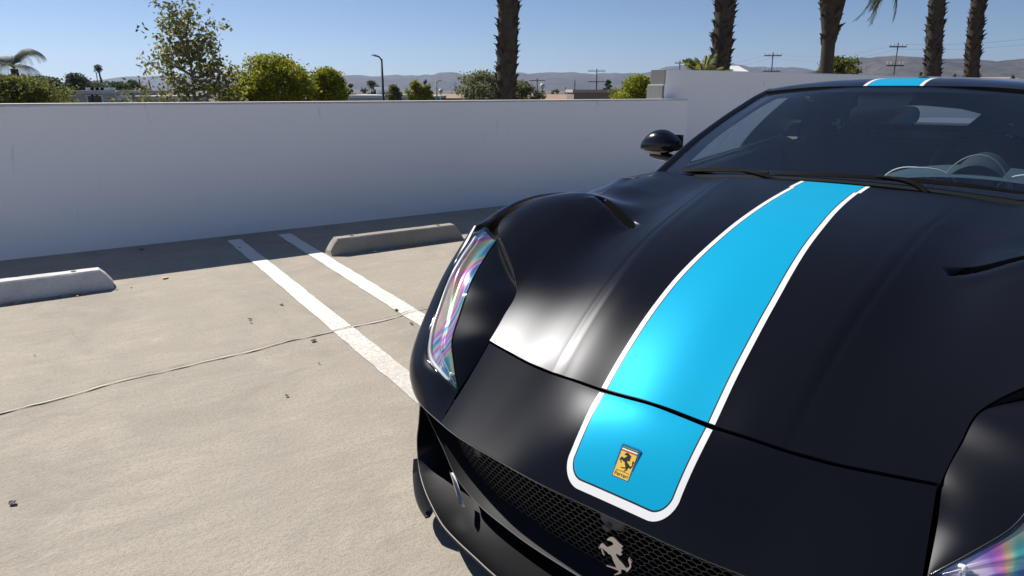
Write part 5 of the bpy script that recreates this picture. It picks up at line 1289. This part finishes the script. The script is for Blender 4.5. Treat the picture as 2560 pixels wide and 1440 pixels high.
# ------------------------------------------------------------------ low town buildings
def building(label, x0, x1, ytop, Y, depth, wallc, roofc, over=.3, wins=(), kind='flat', name='low_building', rot=0.0, pitch=0.0):
    a = at(x0, 225, Y); b = at(x1, 225, Y); h = at((x0 + x1) / 2, ytop, Y).z - GZ; W = (b.x - a.x) / 2
    root = empty(name, ((a.x + b.x) / 2, Y, GZ), rot)
    wm = simple('render_wall', wallc, 0.85, scale=3); rm = simple('roofing', roofc, 0.9, scale=2)
    m = MB(); m.box((-W, 0, 0), (W, depth, h - .25)); w = m.build('wall', wm, root, smooth=False)
    m = MB()
    if pitch: m.add([(-W - over, -over, h - .25), (W + over, -over, h - .25), (W + over, depth / 2, h - .25 + pitch), (-W - over, depth / 2, h - .25 + pitch), (W + over, depth + over, h - .25), (-W - over, depth + over, h - .25)], [(0, 1, 2, 3), (3, 2, 4, 5), (0, 3, 5), (1, 4, 2), (0, 5, 4, 1)])
    else: m.box((-W - over, -over, h - .25), (W + over, depth + over, h))
    rf = m.build('roof', rm, root, smooth=False)
    gm_ = simple('window_glass', (0.03, 0.035, 0.04), 0.1); fm = simple('window_frame', (0.6, 0.6, 0.6), 0.6)
    for (wx, wz, ww, wh) in wins:
        m = MB(); m.box((wx * W - ww / 2, -.06, h - wz - wh), (wx * W + ww / 2, -.01, h - wz)); wo_ = m.build('window', fm, root, smooth=False)
        m = MB(); m.box((wx * W - ww / 2 + .08, -.07, h - wz - wh + .08), (wx * W + ww / 2 - .08, -.062, h - wz - .08)); m.build('pane', gm_, wo_, smooth=False)
    tag(root, label, 'building'); return root, h, W
b1, h1, w1 = building('flat grey building low behind the parapet on the far left', 150, 252, 226, 55, 10, (0.30, 0.32, 0.36), (0.40, 0.41, 0.43), .25, [(.22, .35, .12, 1.0), (.45, .35, .6, .9), (.66, .35, .6, .9), (.88, .35, .5, .9)])
m = MB(); [m.box((w1 * (-.5 + .25 * k), 2, h1), (w1 * (-.5 + .25 * k) + .7, 3, h1 + .22)) for k in range(4)]; m.build('roof_unit', PALE, b1, smooth=False)
building('low grey house with a dark porch left of the sparse tree', 305, 392, 240, 48, 8, (0.33, 0.35, 0.40), (0.50, 0.51, 0.53), .3, [(-.55, .30, .35, 1.2), (-.3, .30, .35, 1.2), (-.05, .30, .35, 1.2)])
building('long low pale building behind the tall street lamp', 860, 975, 238, 62, 10, (0.42, 0.44, 0.48), (0.62, 0.63, 0.65), .3, [(-.8, .40, .6, .8), (-.2, .40, .6, .8), (.4, .40, .6, .8)])
building('small white tower standing behind the tall street lamp', 940, 972, 217, 70, 2, (0.60, 0.61, 0.63), (0.72, 0.72, 0.74), .15, [(.3, .5, .5, 2.0)], name='tower')
building('low dark building behind the yellow-green bushes', 1000, 1092, 240, 75, 10, (0.30, 0.31, 0.34), (0.40, 0.40, 0.42), .3, [(0, .4, 1.2, .8)])
building('long house with low tan roof left of the grey-green tree', 1085, 1240, 240, 80, 9, (0.36, 0.30, 0.25), (0.33, 0.22, 0.15), .4, [(-.5, .8, 1, .8), (.2, .8, 1, .8)], pitch=.45)
building('long house with tan roof right of the nearest palm', 1300, 1440, 246, 70, 9, (0.36, 0.29, 0.24), (0.34, 0.22, 0.15), .4, [(-.3, .5, 1, .6), (.1, .5, 1, .6), (.5, .5, 1, .6)], pitch=.62)
building('square brown building with pale roof edge before the hills', 1435, 1536, 224, 60, 8, (0.22, 0.17, 0.14), (0.42, 0.34, 0.28), .12, [])
building('pale shed gable peeking above the taller wall beside second palm', 1826, 1862, 172, 60, 6, (0.45, 0.45, 0.44), (0.60, 0.60, 0.60), .2, [], pitch=.6)
building('distant low pale house on the skyline near the right edge', 2480, 2560, 196, 110, 8, (0.50, 0.47, 0.43), (0.40, 0.30, 0.24), .3, [(-.4, .6, 1.2, 1.0), (.3, .6, 1.2, 1.0)], pitch=.5)

# ------------------------------------------------------------------ hills
def hills(Yd, prof, seed, name, depth, detail=1.0):
    rng = np.random.default_rng(seed); xs = np.linspace(-1600, 4200, 460); xp = [p[0] for p in prof]; yp_ = [p[1] for p in prof]
    Gd = []; ph = rng.uniform(0, 6.28, 12)
    fx = lambda x: sum(math.sin(x * f + ph[k]) * a for k, (f, a) in enumerate([(.021, 2.2), (.047, 1.6), (.083, 1.1), (.16, .7), (.31, .45), (.57, .25)])) * detail
    for j, s in enumerate(np.linspace(0, 1, 34)):
        row = []
        for x in xs:
            yt = np.interp(x, xp, yp_) + fx(x); top = at(x, yt, Yd).z; base = GZ - 2; h = top - base
            q = s; prof_h = (1 - (1 - q) ** 1.25)
            spur = (math.sin(x * .035 + 5 * q + ph[6]) * .07 + math.sin(x * .09 - 7 * q + ph[7]) * .05 + math.sin(x * .21 + 11 * q + ph[8]) * .03) * math.sin(math.pi * min(1, q * 1.0)) 
            z = base + h * max(0, prof_h * (1 if q == 1 else 1 + spur)); Y = Yd - depth * (1 - q)
            row.append(((x - 1280) / 1723 * Yd * (1 - .02 * (1 - q)), Y, z))
        Gd.append(row)
    last = Gd[-1]; Gd.append([(x, y + depth, GZ - 2) for x, y, z in last])
    m = MB(); m.grid(Gd); o = m.build(name, m_hill(), smooth=True); tag(o, kind='structure')
hills(5200, [(-1600, 200), (0, 222), (150, 220), (260, 204), (370, 190), (480, 186), (640, 192), (800, 196), (880, 188), (960, 186), (1050, 190), (1110, 183), (1200, 190), (1300, 181), (1400, 184), (1500, 182), (1600, 181), (1700, 165), (1780, 161), (1860, 163), (1960, 172), (2060, 180), (2500, 190), (4200, 190)], 3, 'hills', 1500)
hills(3000, [(-1600, 240), (1800, 236), (1950, 190), (2080, 168), (2140, 146), (2230, 138), (2290, 148), (2320, 146), (2380, 148), (2440, 157), (2500, 152), (2560, 142), (2800, 132), (4200, 150)], 7, 'near_hills', 900, .8)

# ------------------------------------------------------------------ hazy air
m = MB(); m.box((-9000, -1200, GZ - 4), (9000, 6900, 330))
hz_ = NT('haze'); hz_.n.remove(hz_.b); pv = hz_.n.new('ShaderNodeVolumePrincipled'); pv.inputs['Color'].default_value = (0.62, 0.74, 1.0, 1); pv.inputs['Density'].default_value = 0.00011; pv.inputs['Anisotropy'].default_value = 0.35
hz_.link(pv.outputs[0], hz_.out.inputs['Volume']); o = m.build('haze', hz_.m, smooth=False); tag(o, kind='stuff')
